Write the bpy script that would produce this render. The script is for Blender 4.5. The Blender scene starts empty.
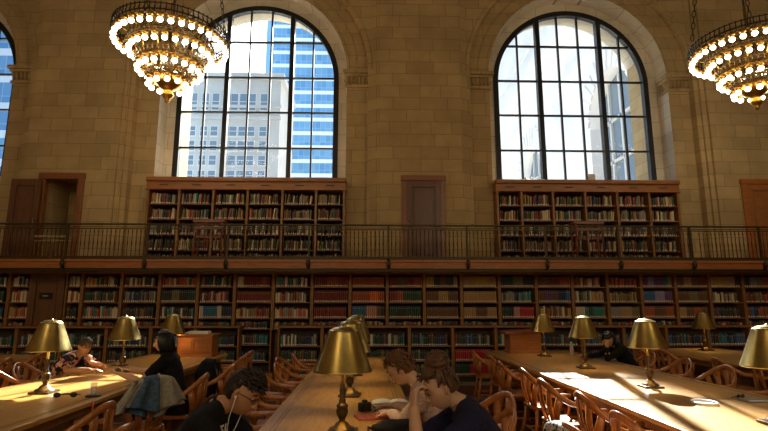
import bpy, bmesh, math, random
from mathutils import Vector, Matrix, noise
rnd = random.Random(7)
PI = math.pi
scn = bpy.context.scene
COL = scn.collection
V = Vector

# ---------------------------------------------------------------- camera
cd = bpy.data.cameras.new('camera'); cam = bpy.data.objects.new('camera', cd); COL.objects.link(cam)
cd.sensor_width = 36.0; cd.lens = 36.0 * 512 / 768; cd.clip_start = .05; cd.clip_end = 500
cam.location = (0, 0, 1.66)
cam.rotation_euler = (math.radians(90 + 9.9), 0, math.radians(-1.7))
scn.camera = cam

# ---------------------------------------------------------------- sky, sun, daylight from the other windows, exposure
w = bpy.data.worlds.new('world'); scn.world = w; w.use_nodes = True
nt = w.node_tree; bgn = nt.nodes['Background']
sky = nt.nodes.new('ShaderNodeTexSky'); sky.sky_type = 'NISHITA'
SUN_EL = math.radians(35.0); SUN_AZ = math.radians(14.0)
sky.sun_disc = False; sky.sun_elevation = SUN_EL; sky.sun_rotation = SUN_AZ
sky.air_density = 1.0; sky.dust_density = 3.0; sky.ozone_density = 1.0
nt.links.new(sky.outputs[0], bgn.inputs[0]); bgn.inputs[1].default_value = 0.47
sd = bpy.data.lights.new('sun', 'SUN'); sd.energy = 29.0; sd.angle = math.radians(.6); sd.color = (1, .95, .87)
so = bpy.data.objects.new('sun', sd); COL.objects.link(so)
sdir = V((math.sin(SUN_AZ) * math.cos(SUN_EL), math.cos(SUN_AZ) * math.cos(SUN_EL), math.sin(SUN_EL)))
so.rotation_euler = sdir.to_track_quat('Z', 'Y').to_euler(); so.location = (5, 20, 20)

def area(name, loc, rot, sx, sy, e, color):
    d = bpy.data.lights.new(name, 'AREA'); d.shape = 'RECTANGLE'; d.size = sx; d.size_y = sy; d.energy = e; d.color = color
    o = bpy.data.objects.new(name, d); COL.objects.link(o); o.location = loc; o.rotation_euler = rot; return o
# daylight of the windows in the opposite wall (behind the camera)
for k, x in enumerate((-11.9, -3.1, 5.74, 14.6)):
    area('window_daylight', (x, -9.9, 7.4), (math.radians(90), 0, 0), 4.2, 5.0, 135, (1.0, .86, .60))
# the other chandeliers of the hall, behind the camera
for x in (-4.1, 8.2):
    d = bpy.data.lights.new('chandelier_light', 'POINT'); d.energy = 250; d.color = (1, .70, .32); d.shadow_soft_size = 1.0
    o = bpy.data.objects.new('chandelier_light', d); COL.objects.link(o); o.location = (x, -3.5, 7.0)
vs = scn.view_settings
vs.view_transform = 'Standard'; vs.look = 'None'; vs.gamma = 1.0; vs.use_curve_mapping = False
vs.exposure = 0.0

# ================================================================ helpers
def P(name, color, rough=.5, metal=0.0, spec=.5, **k):
    m = bpy.data.materials.new(name); m.use_nodes = True
    b = m.node_tree.nodes['Principled BSDF']
    b.inputs['Base Color'].default_value = (*color, 1)
    b.inputs['Roughness'].default_value = rough; b.inputs['Metallic'].default_value = metal
    b.inputs['Specular IOR Level'].default_value = spec
    for a, v in k.items(): b.inputs[a.replace('_', ' ')].default_value = v
    return m

def N(m, t, **kw):
    n = m.node_tree.nodes.new(t)
    for a, v in kw.items():
        if a.startswith('i_'): n.inputs[a[2:].replace('_', ' ')].default_value = v
        else: setattr(n, a, v)
    return n
def L(m, a, b): m.node_tree.links.new(a, b)
def ramp(m, fac, stops):
    r = N(m, 'ShaderNodeValToRGB'); e = r.color_ramp.elements
    e[0].position, e[0].color = stops[0][0], (*stops[0][1], 1)
    e[1].position, e[1].color = stops[-1][0], (*stops[-1][1], 1)
    for p, c in stops[1:-1]:
        x = e.new(p); x.color = (*c, 1)
    L(m, fac, r.inputs[0]); return r.outputs[0]

def wood(name, c1, c2, scale=(3, 3, 3), axis='Y', rough=.4, coat=0.0, planks=None, bump=.05):
    m = P(name, c1, rough)
    b = m.node_tree.nodes['Principled BSDF']
    b.inputs['Coat Weight'].default_value = coat; b.inputs['Coat Roughness'].default_value = .12
    tc = N(m, 'ShaderNodeTexCoord'); mp = N(m, 'ShaderNodeMapping')
    s = {'X': (.12, 1, 1), 'Y': (1, .12, 1), 'Z': (1, 1, .12)}[axis]
    mp.inputs['Scale'].default_value = tuple(s[i] * scale[i] * 4 for i in range(3))
    L(m, tc.outputs['Object'], mp.inputs[0])
    n = N(m, 'ShaderNodeTexNoise', i_Scale=2.5, i_Detail=8.0, i_Roughness=.65, i_Distortion=.6)
    L(m, mp.outputs[0], n.inputs['Vector'])
    col = ramp(m, n.outputs['Fac'], [(.3, c2), (.55, c1), (.75, tuple(min(1, x * 1.25) for x in c1))])
    L(m, col, b.inputs['Base Color'])
    if bump:
        bp = N(m, 'ShaderNodeBump', i_Strength=bump, i_Distance=.02); L(m, n.outputs['Fac'], bp.inputs['Height']); L(m, bp.outputs[0], b.inputs['Normal'])
    return m

def stone(name, c1, c2, bw=.72, bh=.335, mortar=.006, off=0.0, bumps=.35):
    m = P(name, c1, .85); b = m.node_tree.nodes['Principled BSDF']
    g = N(m, 'ShaderNodeNewGeometry'); sx = N(m, 'ShaderNodeSeparateXYZ'); L(m, g.outputs['Position'], sx.inputs[0])
    ad = N(m, 'ShaderNodeMath', operation='ADD'); L(m, sx.outputs[0], ad.inputs[0]); L(m, sx.outputs[1], ad.inputs[1])
    cx = N(m, 'ShaderNodeCombineXYZ'); L(m, ad.outputs[0], cx.inputs[0]); L(m, sx.outputs[2], cx.inputs[1])
    br = N(m, 'ShaderNodeTexBrick', offset=.5, offset_frequency=2, squash=.75, squash_frequency=3)
    br.inputs['Scale'].default_value = 1.0; br.inputs['Brick Width'].default_value = bw; br.inputs['Row Height'].default_value = bh
    br.inputs['Mortar Size'].default_value = mortar; br.inputs['Mortar Smooth'].default_value = .2; br.inputs['Bias'].default_value = 0
    br.inputs['Color1'].default_value = (*c1, 1); br.inputs['Color2'].default_value = (*c2, 1)
    br.inputs['Mortar'].default_value = (*[x * .5 for x in c2], 1)
    L(m, cx.outputs[0], br.inputs['Vector'])
    n = N(m, 'ShaderNodeTexNoise', i_Scale=1.3, i_Detail=6.0, i_Roughness=.6)
    L(m, g.outputs['Position'], n.inputs['Vector'])
    mx = N(m, 'ShaderNodeMix', data_type='RGBA', blend_type='MULTIPLY'); mx.inputs[0].default_value = .7
    L(m, br.outputs['Color'], mx.inputs[6])
    L(m, ramp(m, n.outputs['Fac'], [(.3, (.72, .70, .66)), (.7, (1.15, 1.12, 1.08))]), mx.inputs[7])
    L(m, mx.outputs[2], b.inputs['Base Color'])
    bp = N(m, 'ShaderNodeBump', i_Strength=bumps, i_Distance=.01, invert=True); L(m, br.outputs['Fac'], bp.inputs['Height']); L(m, bp.outputs[0], b.inputs['Normal'])
    return m

def fabric(name, c, c2=None, scale=60, rough=.9):
    m = P(name, c, rough, spec=.2); b = m.node_tree.nodes['Principled BSDF']
    tc = N(m, 'ShaderNodeTexCoord'); n = N(m, 'ShaderNodeTexNoise', i_Scale=scale, i_Detail=3.0); L(m, tc.outputs['Object'], n.inputs['Vector'])
    c2 = c2 or tuple(x * .7 for x in c)
    L(m, ramp(m, n.outputs['Fac'], [(.35, c2), (.65, c)]), b.inputs['Base Color'])
    bp = N(m, 'ShaderNodeBump', i_Strength=.2, i_Distance=.004); L(m, n.outputs['Fac'], bp.inputs['Height']); L(m, bp.outputs[0], b.inputs['Normal'])
    return m

def emis(name, c, s):
    m = P(name, c, .4); b = m.node_tree.nodes['Principled BSDF']
    b.inputs['Emission Color'].default_value = (*c, 1); b.inputs['Emission Strength'].default_value = s; return m

class MB:
    def __init__(s): s.v = []; s.f = []; s.m = []; s.sm = []
    def add(s, vs, fs, mi=0, smooth=False):
        o = len(s.v); s.v += [tuple(x) for x in vs]
        for f in fs: s.f.append([i + o for i in f]); s.m.append(mi); s.sm.append(smooth)
        return s
    def box(s, x0, x1, y0, y1, z0, z1, mi=0, mat=None):
        vs = [V((x, y, z)) for z in (z0, z1) for x, y in ((x0, y0), (x1, y0), (x1, y1), (x0, y1))]
        if mat is not None: vs = [mat @ v for v in vs]
        return s.add(vs, [(3, 2, 1, 0), (4, 5, 6, 7), (0, 1, 5, 4), (1, 2, 6, 5), (2, 3, 7, 6), (3, 0, 4, 7)], mi)
    def bbox(s, x0, x1, y0, y1, z0, z1, b=.01, mi=0, mat=None):
        "box with chamfered edges"
        bm = bmesh.new(); bmesh.ops.create_cube(bm, size=1)
        for v in bm.verts: v.co = V(((x0 + x1) / 2 + v.co.x * (x1 - x0), (y0 + y1) / 2 + v.co.y * (y1 - y0), (z0 + z1) / 2 + v.co.z * (z1 - z0)))
        bmesh.ops.bevel(bm, geom=bm.edges[:], offset=b, segments=2, affect='EDGES', profile=.6)
        bm.verts.index_update()
        s.add([(mat @ v.co) if mat is not None else v.co.copy() for v in bm.verts], [[v.index for v in f.verts] for f in bm.faces], mi, False); bm.free(); return s
    def tube(s, pts, rad, seg=8, mi=0, ra=1.0, up=None, cap=True, smooth=True, closed=False):
        "rings along pts; ra = ratio of second half axis; up steers the ring's first axis"
        pts = [V(p) for p in pts]; n = len(pts)
        if not hasattr(rad, '__len__'): rad = [rad] * n
        o = len(s.v); prev = None
        for i, p in enumerate(pts):
            if closed: d = pts[(i + 1) % n] - pts[i - 1]
            else: d = pts[min(i + 1, n - 1)] - pts[max(i - 1, 0)]
            d.normalize()
            if up is not None: a = V(up)
            elif prev is not None: a = prev
            else: a = V((0, 0, 1)) if abs(d.z) < .9 else V((1, 0, 0))
            a = a - d * a.dot(d)
            if a.length < 1e-4: a = d.orthogonal()
            a.normalize(); b = d.cross(a); prev = a
            r = rad[i]; r1, r2 = (r if hasattr(r, '__len__') else (r, r * ra))
            for k in range(seg):
                t = 2 * PI * k / seg
                s.v.append(tuple(p + a * (r1 * math.cos(t)) + b * (r2 * math.sin(t))))
        rng = range(n if closed else n - 1)
        for i in rng:
            for k in range(seg):
                j = (i + 1) % n
                s.f.append([o + i * seg + k, o + i * seg + (k + 1) % seg, o + j * seg + (k + 1) % seg, o + j * seg + k]); s.m.append(mi); s.sm.append(smooth)
        if cap and not closed:
            s.f.append([o + k for k in range(seg)][::-1]); s.m.append(mi); s.sm.append(False)
            s.f.append([o + (n - 1) * seg + k for k in range(seg)]); s.m.append(mi); s.sm.append(False)
        return s
    def lathe(s, prof, c=(0, 0, 0), seg=20, mi=0, smooth=True, mod=None):
        o = len(s.v); n = len(prof)
        for r, z in prof:
            for k in range(seg):
                t = 2 * PI * k / seg
                s.v.append((c[0] + r * math.cos(t), c[1] + r * math.sin(t), c[2] + z))
        for i in range(n - 1):
            for k in range(seg):
                s.f.append([o + i * seg + k, o + i * seg + (k + 1) % seg, o + (i + 1) * seg + (k + 1) % seg, o + (i + 1) * seg + k]); s.m.append(mi); s.sm.append(smooth)
        return s
    def ball(s, c, r, seg=12, rings=8, mi=0, mat=None, fn=None):
        if not hasattr(r, '__len__'): r = (r, r, r)
        o = len(s.v); vs = []
        for i in range(rings + 1):
            ph = PI * i / rings
            for k in range(seg):
                t = 2 * PI * k / seg; d = V((math.sin(ph) * math.cos(t), math.sin(ph) * math.sin(t), math.cos(ph)))
                q = V((d.x * r[0], d.y * r[1], d.z * r[2]))
                if fn: q = fn(d, q)
                if mat is not None: q = mat @ q
                vs.append(tuple(q + V(c)))
        s.v += vs
        for i in range(rings):
            for k in range(seg):
                s.f.append([o + i * seg + k, o + (i + 1) * seg + k, o + (i + 1) * seg + (k + 1) % seg, o + i * seg + (k + 1) % seg]); s.m.append(mi); s.sm.append(True)
        return s
    def prism(s, poly, y0, y1, mi=0):
        "polygon in x,z extruded along y (poly counter-clockwise seen from -y)"
        n = len(poly); vs = [(x, y0, z) for x, z in poly] + [(x, y1, z) for x, z in poly]
        fs = [list(range(n)), list(range(2 * n - 1, n - 1, -1))] + [[(i + 1) % n, i, i + n, (i + 1) % n + n] for i in range(n)]
        return s.add(vs, fs, mi)
    def mesh(s, name, mats):
        me = bpy.data.meshes.new(name); me.from_pydata(s.v, [], s.f)
        for m in (mats if isinstance(mats, (list, tuple)) else [mats]): me.materials.append(m)
        me.polygons.foreach_set('material_index', s.m); me.polygons.foreach_set('use_smooth', s.sm); me.update()
        return me
    def build(s, name, mats, parent=None, loc=None, clean=True):
        me = s.mesh(name, mats)
        if clean:
            bm = bmesh.new(); bm.from_mesh(me); bmesh.ops.remove_doubles(bm, verts=bm.verts, dist=1e-5)
            bmesh.ops.recalc_face_normals(bm, faces=bm.faces); bm.to_mesh(me); bm.free()
        return link(name, me, parent, loc)

def link(name, me, parent=None, loc=None):
    o = bpy.data.objects.new(name, me); COL.objects.link(o)
    if parent: o.parent = parent
    if loc: o.location = loc
    return o
def tag(o, label=None, cat=None, group=None, kind=None):
    if label: o['label'] = label
    if cat: o['category'] = cat
    if group: o['group'] = group
    if kind: o['kind'] = kind
    return o
def thing(name, label, cat, loc=(0, 0, 0), rz=0, group=None):
    o = bpy.data.objects.new(name, None); o.empty_display_size = .1; COL.objects.link(o); o.location = loc; o.rotation_euler = (0, 0, rz)
    return tag(o, label, cat, group)
def copy_tree(o, parent=None):
    c = o.copy(); COL.objects.link(c); c.parent = parent
    for ch in KIDS(o): copy_tree(ch, c)
    return c
def KIDS(o): return [q for q in list(bpy.data.objects) if q.parent == o] if o.name not in KC else KC[o.name]
KC = {}
def place(proto, first, loc, rz, label, group=None, scale=None):
    "first use moves the prototype itself, later ones copy it"
    if first: o = proto
    else:
        cache(proto); o = copy_tree(proto)
    o.location = loc; o.rotation_euler = (0, 0, rz); o['label'] = label
    if group: o['group'] = group
    return o
def cache(o):
    if o.name in KC: return
    KC[o.name] = [q for q in bpy.data.objects if q.parent == o]
    for q in KC[o.name]: cache(q)
def struct(o): o['kind'] = 'structure'; return o

# ================================================================ materials
M = {}
M['stone'] = stone('limestone', (.53, .395, .205), (.43, .32, .16))
M['stone_trim'] = stone('limestone_trim', (.50, .37, .19), (.42, .31, .155), bw=.5, bh=.42)
M['jamb'] = stone('skylit_jamb_stone', (.76, .71, .60), (.70, .65, .54), bw=.9, bh=.45)  # wall stone lightened: the sky's brightness on the reveals is put into the colour
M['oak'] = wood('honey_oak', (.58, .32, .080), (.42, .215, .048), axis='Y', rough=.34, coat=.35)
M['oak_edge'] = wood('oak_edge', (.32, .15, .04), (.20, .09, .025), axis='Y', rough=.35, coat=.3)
M['inlay'] = P('dark_inlay', (.10, .045, .015), .4)
M['case'] = wood('walnut_case', (.31, .135, .034), (.20, .082, .020), axis='Z', rough=.45, coat=.1)
M['case_h'] = wood('walnut_case_horizontal', (.31, .132, .034), (.20, .08, .020), axis='X', rough=.45, coat=.1)
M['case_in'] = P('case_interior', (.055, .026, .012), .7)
M['fascia'] = wood('balcony_fascia_wood', (.40, .135, .028), (.29, .09, .018), axis='X', rough=.4, coat=.15)
M['frieze'] = wood('cornice_wood', (.36, .135, .03), (.25, .085, .02), axis='X', rough=.4, coat=.15)
M['door'] = wood('door_wood', (.15, .058, .024), (.10, .038, .016), axis='Z', rough=.42, coat=.15)
M['door_frame'] = wood('door_frame_wood', (.26, .09, .028), (.18, .06, .018), axis='Z', rough=.4, coat=.2)
M['door_lower'] = wood('lower_door_wood', (.17, .07, .022), (.12, .05, .015), axis='Z', rough=.42, coat=.15)
M['chair'] = wood('chair_wood', (.46, .165, .036), (.29, .095, .022), axis='Z', rough=.28, coat=.5, bump=.02)
M['stool'] = wood('red_stool_wood', (.28, .07, .03), (.18, .04, .02), axis='X', rough=.35, coat=.3)
M['brass'] = P('aged_brass', (.50, .34, .10), .30, 1.0)
def _br(m):
    b = m.node_tree.nodes['Principled BSDF']; tc = N(m, 'ShaderNodeTexCoord'); n = N(m, 'ShaderNodeTexNoise', i_Scale=14.0, i_Detail=4.0)
    L(m, tc.outputs['Object'], n.inputs['Vector'])
    L(m, ramp(m, n.outputs['Fac'], [(.3, (.43, .32, .11)), (.7, (.52, .40, .15))]), b.inputs['Base Color'])
    mr = N(m, 'ShaderNodeMapRange'); mr.inputs[3].default_value = .27; mr.inputs[4].default_value = .36; L(m, n.outputs['Fac'], mr.inputs[0]); L(m, mr.outputs[0], b.inputs['Roughness'])
_br(M['brass'])
M['bronze'] = P('dark_bronze', (.20, .125, .045), .36, .9)
M['lamp_bronze'] = P('lamp_bronze', (.10, .065, .03), .42, .8)
M['bronze_dark'] = P('blackened_bronze', (.055, .038, .02), .45, .8)
M['gilt'] = P('gilt_bronze', (.72, .42, .09), .28, 1.0)
M['iron'] = P('window_iron', (.012, .012, .013), .5, .2)
M['rail'] = P('railing_iron', (.06, .042, .018), .42, .6)
M['bulb'] = emis('lit_globe', (1, .86, .62), 9.0)
M['lampbulb'] = emis('lamp_bulb', (1, .85, .55), 10.0)
M['white'] = P('white_plastic', (.8, .8, .8), .4)
M['paper'] = P('paper', (.78, .76, .72), .8)
M['black'] = P('black_plastic', (.012, .012, .014), .35)
M['steel'] = P('grey_metal', (.4, .4, .42), .3, 1.0)
M['skirt'] = P('dark_baseboard', (.03, .018, .01), .5)
g = bpy.data.materials.new('window_glass'); g.use_nodes = True
for nn in list(g.node_tree.nodes): g.node_tree.nodes.remove(nn)
o_ = N(g, 'ShaderNodeOutputMaterial'); tr = N(g, 'ShaderNodeBsdfTransparent'); gl = N(g, 'ShaderNodeBsdfGlossy'); mxs = N(g, 'ShaderNodeMixShader')
tr.inputs[0].default_value = (.93, .96, .97, 1); gl.inputs['Roughness'].default_value = .02; mxs.inputs[0].default_value = .006
L(g, tr.outputs[0], mxs.inputs[1]); L(g, gl.outputs[0], mxs.inputs[2]); L(g, mxs.outputs[0], o_.inputs[0])
M['glass'] = g
def floor_mat():
    m = P('terracotta_tile_floor', (.14, .05, .025), .3); b = m.node_tree.nodes['Principled BSDF']
    tc = N(m, 'ShaderNodeTexCoord'); br = N(m, 'ShaderNodeTexBrick', offset=0.0)
    br.inputs['Scale'].default_value = 1; br.inputs['Brick Width'].default_value = .3; br.inputs['Row Height'].default_value = .3; br.inputs['Mortar Size'].default_value = .006
    br.inputs['Color1'].default_value = (.13, .045, .022, 1); br.inputs['Color2'].default_value = (.09, .03, .016, 1); br.inputs['Mortar'].default_value = (.05, .03, .02, 1)
    L(m, tc.outputs['Object'], br.inputs['Vector']); L(m, br.outputs['Color'], b.inputs['Base Color']); return m
M['floor'] = floor_mat()
M['marble'] = P('grey_marble', (.32, .27, .20), .35)
M['plaster'] = P('ceiling_plaster', (.35, .27, .16), .9)

# ================================================================ the room shell
XL, XR, YB, YW, ZC = -17.0, 19.5, -10.4, 12.85, 14.0
b = MB().box(XL, XR, YB, 14.2, -.1, 0); struct(b.build('floor', M['floor']))
for k, (y0, y1) in enumerate(((11.15, 11.6), (9.45, 9.75))):
    struct(MB().box(XL, XR, y0, y1, 0, .004).build('trim_%d' % (k + 1), M['marble']))
struct(MB().box(XL, XR, YB, 15.0, ZC, ZC + .2).build('ceiling', M['plaster']))
struct(MB().box(XL - .3, XL, YB, 14.2, 0, ZC).build('wall_left', M['stone']))
struct(MB().box(XR, XR + .3, YB, 14.2, 0, ZC).build('wall_right', M['stone']))
struct(MB().box(XL, XR, YB - .3, YB, 0, ZC).build('wall_front', M['stone']))

WC = [-11.94, -3.10, 5.74, 14.58]        # window centres
HB = 4.42; ZS = 7.9; R1, R2, R3 = 3.05, 2.48, 2.2
DOORZ = 4.9
def arch_layer(mb, xc, half, R, zb, zs, zt, y0, y1, mi_face=0, mi_in=0, n=28, jamb=True):
    "front face at y0 of a bay with an arched opening, and its reveal back to y1"
    A = [(xc + R * math.cos(PI * k / n), zs + R * math.sin(PI * k / n)) for k in range(n + 1)]   # right to left
    # jamb strips
    if half > R:
        for s_ in (-1, 1):
            xa, xb = sorted((xc + s_ * R, xc + s_ * half))
            mb.add([(xa, y0, zb), (xb, y0, zb), (xb, y0, zs), (xa, y0, zs)], [(0, 1, 2, 3)], mi_face)
            mb.add([(xa, y0, zs), (xb, y0, zs), (xb, y0, zt), (xa, y0, zt)], [(0, 1, 2, 3)], mi_face)
    for k in range(n):
        (xa, za), (xb, zb2) = A[k], A[k + 1]
        mb.add([(xb, y0, zb2), (xa, y0, za), (xa, y0, zt), (xb, y0, zt)], [(0, 1, 2, 3)], mi_face)
        mb.add([(xa, y0, za), (xb, y0, zb2), (xb, y1, zb2), (xa, y1, za)], [(0, 1, 2, 3)], mi_in, True)
    for s_ in (-1, 1):
        x = xc + s_ * R
        mb.add([(x, y0, zb), (x, y1, zb), (x, y1, zs), (x, y0, zs)], [(0, 1, 2, 3)], mi_in)
def ring_layer(mb, xc, Ro, Ri, zb, zs, y0, y1, mi_face=0, mi_in=0, n=32):
    O = [(xc + Ro * math.cos(PI * k / n), zs + Ro * math.sin(PI * k / n)) for k in range(n + 1)]
    I = [(xc + Ri * math.cos(PI * k / n), zs + Ri * math.sin(PI * k / n)) for k in range(n + 1)]
    O = [(xc + Ro, zb)] + O + [(xc - Ro, zb)]; I = [(xc + Ri, zb)] + I + [(xc - Ri, zb)]
    for k in range(n + 2):
        mb.add([(O[k][0], y0, O[k][1]), (O[k + 1][0], y0, O[k + 1][1]), (I[k + 1][0], y0, I[k + 1][1]), (I[k][0], y0, I[k][1])], [(0, 1, 2, 3)], mi_face)
        mb.add([(I[k][0], y0, I[k][1]), (I[k + 1][0], y0, I[k + 1][1]), (I[k + 1][0], y1, I[k + 1][1]), (I[k][0], y1, I[k][1])], [(0, 1, 2, 3)], mi_in, 0 < k < n + 1)

wb = MB()
for xc in WC:
    arch_layer(wb, xc, R1 + .0, R1, 0, ZS, ZC, YW, YW + .22, 0, 0)
    ring_layer(wb, xc, R1, R2, 0, ZS, YW + .22, YW + .76, 0, 1)
    ring_layer(wb, xc, R2, R3, 4.6, ZS, YW + .76, YW + .97, 1, 1)
    # thin bead mouldings on the arch orders
    for R, y in ((R1 + .10, YW - .0), (R2 + .06, YW + .22), (R2 + .30, YW + .22)):
        pts = [(xc + R * math.cos(PI * k / 40), y, ZS + R * math.sin(PI * k / 40)) for k in range(41)]
        wb.tube(pts, .028, 6, 0)
    # wall under the window sill
    wb.box(xc - R2 - .05, xc + R2 + .05, YW + .74, YW + .95, 0, 4.92, 0)
    wb.box(xc - R2, xc + R2, YW + .45, YW + 1.1, 4.86, 4.98, 1)
# flat wall between the outer arch orders, with an opening cut where the doorways are
def flat(x0, x1, z0, z1, y=YW): wb.add([(x0, y, z0), (x1, y, z0), (x1, y, z1), (x0, y, z1)], [(0, 1, 2, 3)], 0)
piers = []
edges = [XL] + [e for xc in WC for e in (xc - R1, xc + R1)] + [XR]
OPEN = (-8.12, -7.20)
for k in range(0, len(edges), 2):
    x0, x1 = edges[k], edges[k + 1]
    if x1 - x0 < .05: continue
    if x0 < OPEN[0] < x1:
        flat(x0, OPEN[0], 0, ZC); flat(OPEN[1], x1, 0, ZC); flat(OPEN[0], OPEN[1], DOORZ, ZC); flat(OPEN[0], OPEN[1], 0, 2.6)
    else: flat(x0, x1, 0, ZC)
    piers.append((x0, x1))
# raised centre panel of each pier (a step of 6 cm, then 6 cm more)
for x0, x1 in piers:
    for i, (a, y) in enumerate(((.12, YW - .07), (.24, YW - .14))):
        xa, xb = x0 + a, x1 - a
        if xa < OPEN[0] < xb:
            wb.box(xa, OPEN[0], y, YW, 2.6, ZC); wb.box(OPEN[1], xb, y, YW, 2.6, ZC); wb.box(OPEN[0], OPEN[1], y, YW, DOORZ, ZC)
        else: wb.box(xa, xb, y, YW, 2.6, ZC)
# outer skin so no sky leaks round the openings
for k in range(0, len(edges), 2):
    wb.box(edges[k] - .9, edges[k + 1] + .9, YW + .95, YW + 1.65, 0, ZC)
for xc in WC:
    wb.box(xc - R1, xc + R1, YW + .95, YW + 1.65, 0, 4.9)
    arch_layer(wb, xc, R1, R3 + .12, 4.9, ZS, ZC, YW + .96, YW + 1.65, 1, 1)
wall_back = struct(wb.build('wall_back', [M['stone'], M['jamb']]))

# impost capitals either side of every arch
def capital(xc, s_):
    x0, x1 = sorted((xc + s_ * (R2 - .02), xc + s_ * (R1 + .04)))
    m = MB(); y0 = YW + .22
    m.bbox(x0 - .03, x1 + .03, y0 - .06, y0 + .40, ZS - .46, ZS - .38, .015)
    m.bbox(x0 - .00, x1 + .00, y0 - .03, y0 + .40, ZS - .38, ZS - .14, .01)
    m.bbox(x0 - .05, x1 + .05, y0 - .10, y0 + .40, ZS - .15, ZS - .08, .015)
    m.bbox(x0 - .09, x1 + .09, y0 - .15, y0 + .40, ZS - .08, ZS + .02, .02)
    n = 6
    for k in range(n):                                    # carved leaves on the bell
        x = x0 + (k + .5) * (x1 - x0) / n
        m.tube([(x, y0 - .03, ZS - .37), (x, y0 - .07, ZS - .28), (x, y0 - .11, ZS - .19), (x, y0 - .10, ZS - .17)], [(.03, .015), (.035, .02), (.03, .02), (.012, .012)], 6, 0)
    xi = xc + s_ * R2
    for k in range(3):
        y = y0 + .06 + k * .13
        m.tube([(xi - s_ * .0, y, ZS - .37), (xi - s_ * .05, y, ZS - .27), (xi - s_ * .09, y, ZS - .18)], [.03, .035, .015], 6, 0)
    return m
k = 1
for xc in WC:
    for s_ in (-1, 1):
        k += 1; struct(capital(xc, s_).build('trim_%d' % (k + 1), M['stone_trim']))

# ---------------------------------------------------------------- the great arched windows
ZB = 4.95; RF = R3 + .03; YG = YW + .80
def window(idx, xc):
    m = MB()
    # outer frame: ring + jambs, rectangular section
    n = 40; Ro, Ri = RF, RF - .14
    po = [(xc + Ro, ZB)] + [(xc + Ro * math.cos(PI * k / n), ZS + Ro * math.sin(PI * k / n)) for k in range(n + 1)] + [(xc - Ro, ZB)]
    pi = [(xc + Ri, ZB)] + [(xc + Ri * math.cos(PI * k / n), ZS + Ri * math.sin(PI * k / n)) for k in range(n + 1)] + [(xc - Ri, ZB)]
    for k in range(len(po) - 1):
        a, b_, c, d = po[k], po[k + 1], pi[k + 1], pi[k]
        y0, y1 = YG - .08, YG + .08
        vs = [(q[0], y, q[1]) for y in (y0, y1) for q in (a, b_, c, d)]
        m.add(vs, [(0, 1, 2, 3), (7, 6, 5, 4), (3, 2, 6, 7), (1, 0, 4, 5)])
    m.box(xc - Ro, xc + Ro, YG - .08, YG + .08, ZB - .05, ZB + .08)
    fr = struct(m.build('window_%d' % idx, M['iron']))
    W = 2 * Ri; bars = MB()
    for k in range(1, 7):
        x = xc - Ri + W * k / 7; t = .062 if k in (2, 5) else .024; d = .09 if k in (2, 5) else .035
        zt = ZS + math.sqrt(max(0, Ri * Ri - (x - xc) ** 2)) + .02
        bars.box(x - t, x + t, YG - d, YG + d, ZB, zt)
    for z in (5.9, 6.93, 7.96, 9.03):
        h = Ri if z <= ZS else math.sqrt(Ri * Ri - (z - ZS) ** 2)
        bars.box(xc - h, xc + h, YG - .035, YG + .035, z - .022, z + .022)
    bars.build('glazing_bar', M['iron'], fr)
    gl = MB(); pts = [(xc - Ri, ZB)] + [(xc + Ri, ZB)] + [(xc + Ri * math.cos(PI * k / n), ZS + Ri * math.sin(PI * k / n)) for k in range(n + 1)]
    gl.prism(pts, YG - .004, YG + .004)
    gl.build('window_pane', M['glass'], fr, clean=False)
for i, xc in enumerate(WC): window(i + 1, xc)

# ---------------------------------------------------------------- balcony
bm_ = MB().box(XL, XR, 11.24, 12.86, 2.42, 2.60); struct(bm_.build('trim_20', M['case_h']))
f_ = MB(); f_.box(XL, XR, 11.16, 11.24, 2.44, 2.575, 0); f_.box(XL, XR, 11.12, 11.26, 2.575, 2.625, 0); f_.box(XL, XR, 11.19, 11.26, 2.37, 2.44, 1)
struct(f_.build('trim_21', [M['fascia'], M['bronze_dark']]))

rail = thing('balcony_railing', 'long dark metal balcony railing with close thin balusters', 'railing', (0, 11.2, 2.62))
rb = MB(); rb.bbox(-11.4, 12.4, -.035, .035, .755, .79, .008); rb.build('handrail', M['rail'], rail)
rb = MB(); rb.box(-11.4, 12.4, -.018, .018, .055, .08); rb.box(-11.4, 12.4, -.012, .012, 0, .058); rb.box(-11.4, 12.4, -.012, .012, .665, .685); rb.box(-11.4, 12.4, -.012, .012, .705, .72); rb.build('bottom_rail', M['rail'], rail)
pm = None
for x in (-11.5, -9.97, -8.25, -6.53, -4.81, -3.08, -1.31, .43, 2.17, 3.92, 5.56, 7.20, 8.80, 10.45, 12.1):
    if pm is None:
        p_ = MB(); p_.bbox(-.022, .022, -.022, .022, -.02, .76, .004); p_.lathe([(0, 0), (.04, .01), (.03, .05), (.022, .08)], (0, 0, -.02), 10)
        p_.tube([(0, -.03, .02), (0, -.075, -.03), (0, -.085, -.10), (0, -.06, -.16), (0, -.03, -.19)], [.03, .042, .046, .036, .018], 8)
        pm = p_.build('post', M['rail'], rail, (x, 0, 0)); pmesh = pm.data
    else: link('post', pmesh, rail, (x, 0, 0))
bl = MB(); bl.tube([(0, 0, .07), (0, 0, .30), (0, 0, .36), (0, 0, .42), (0, 0, .67)], [.008, .009, .015, .009, .008], 6); bl.tube([(0, 0, .58), (0, 0, .605), (0, 0, .63)], [.008, .016, .008], 6)
bmesh0 = bl.mesh('baluster', M['rail'])
rest = MB(); nb = 0; order = sorted([x for x in [(.41 - 7 * 1.73) + j * 1.73 / 19 for j in range(0, 19 * 13)] ], key=lambda x: abs(x - .3))
for x in order:
    j = round((x - (.41 - 7 * 1.73)) / (1.73 / 19))
    if j % 19 == 0: continue
    if nb < 100: link('baluster', bmesh0, rail, (x, 0, 0)); nb += 1
    else: rest.add([(a + x, b_, c) for a, b_, c in bl.v], bl.f, 0, True)
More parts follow.
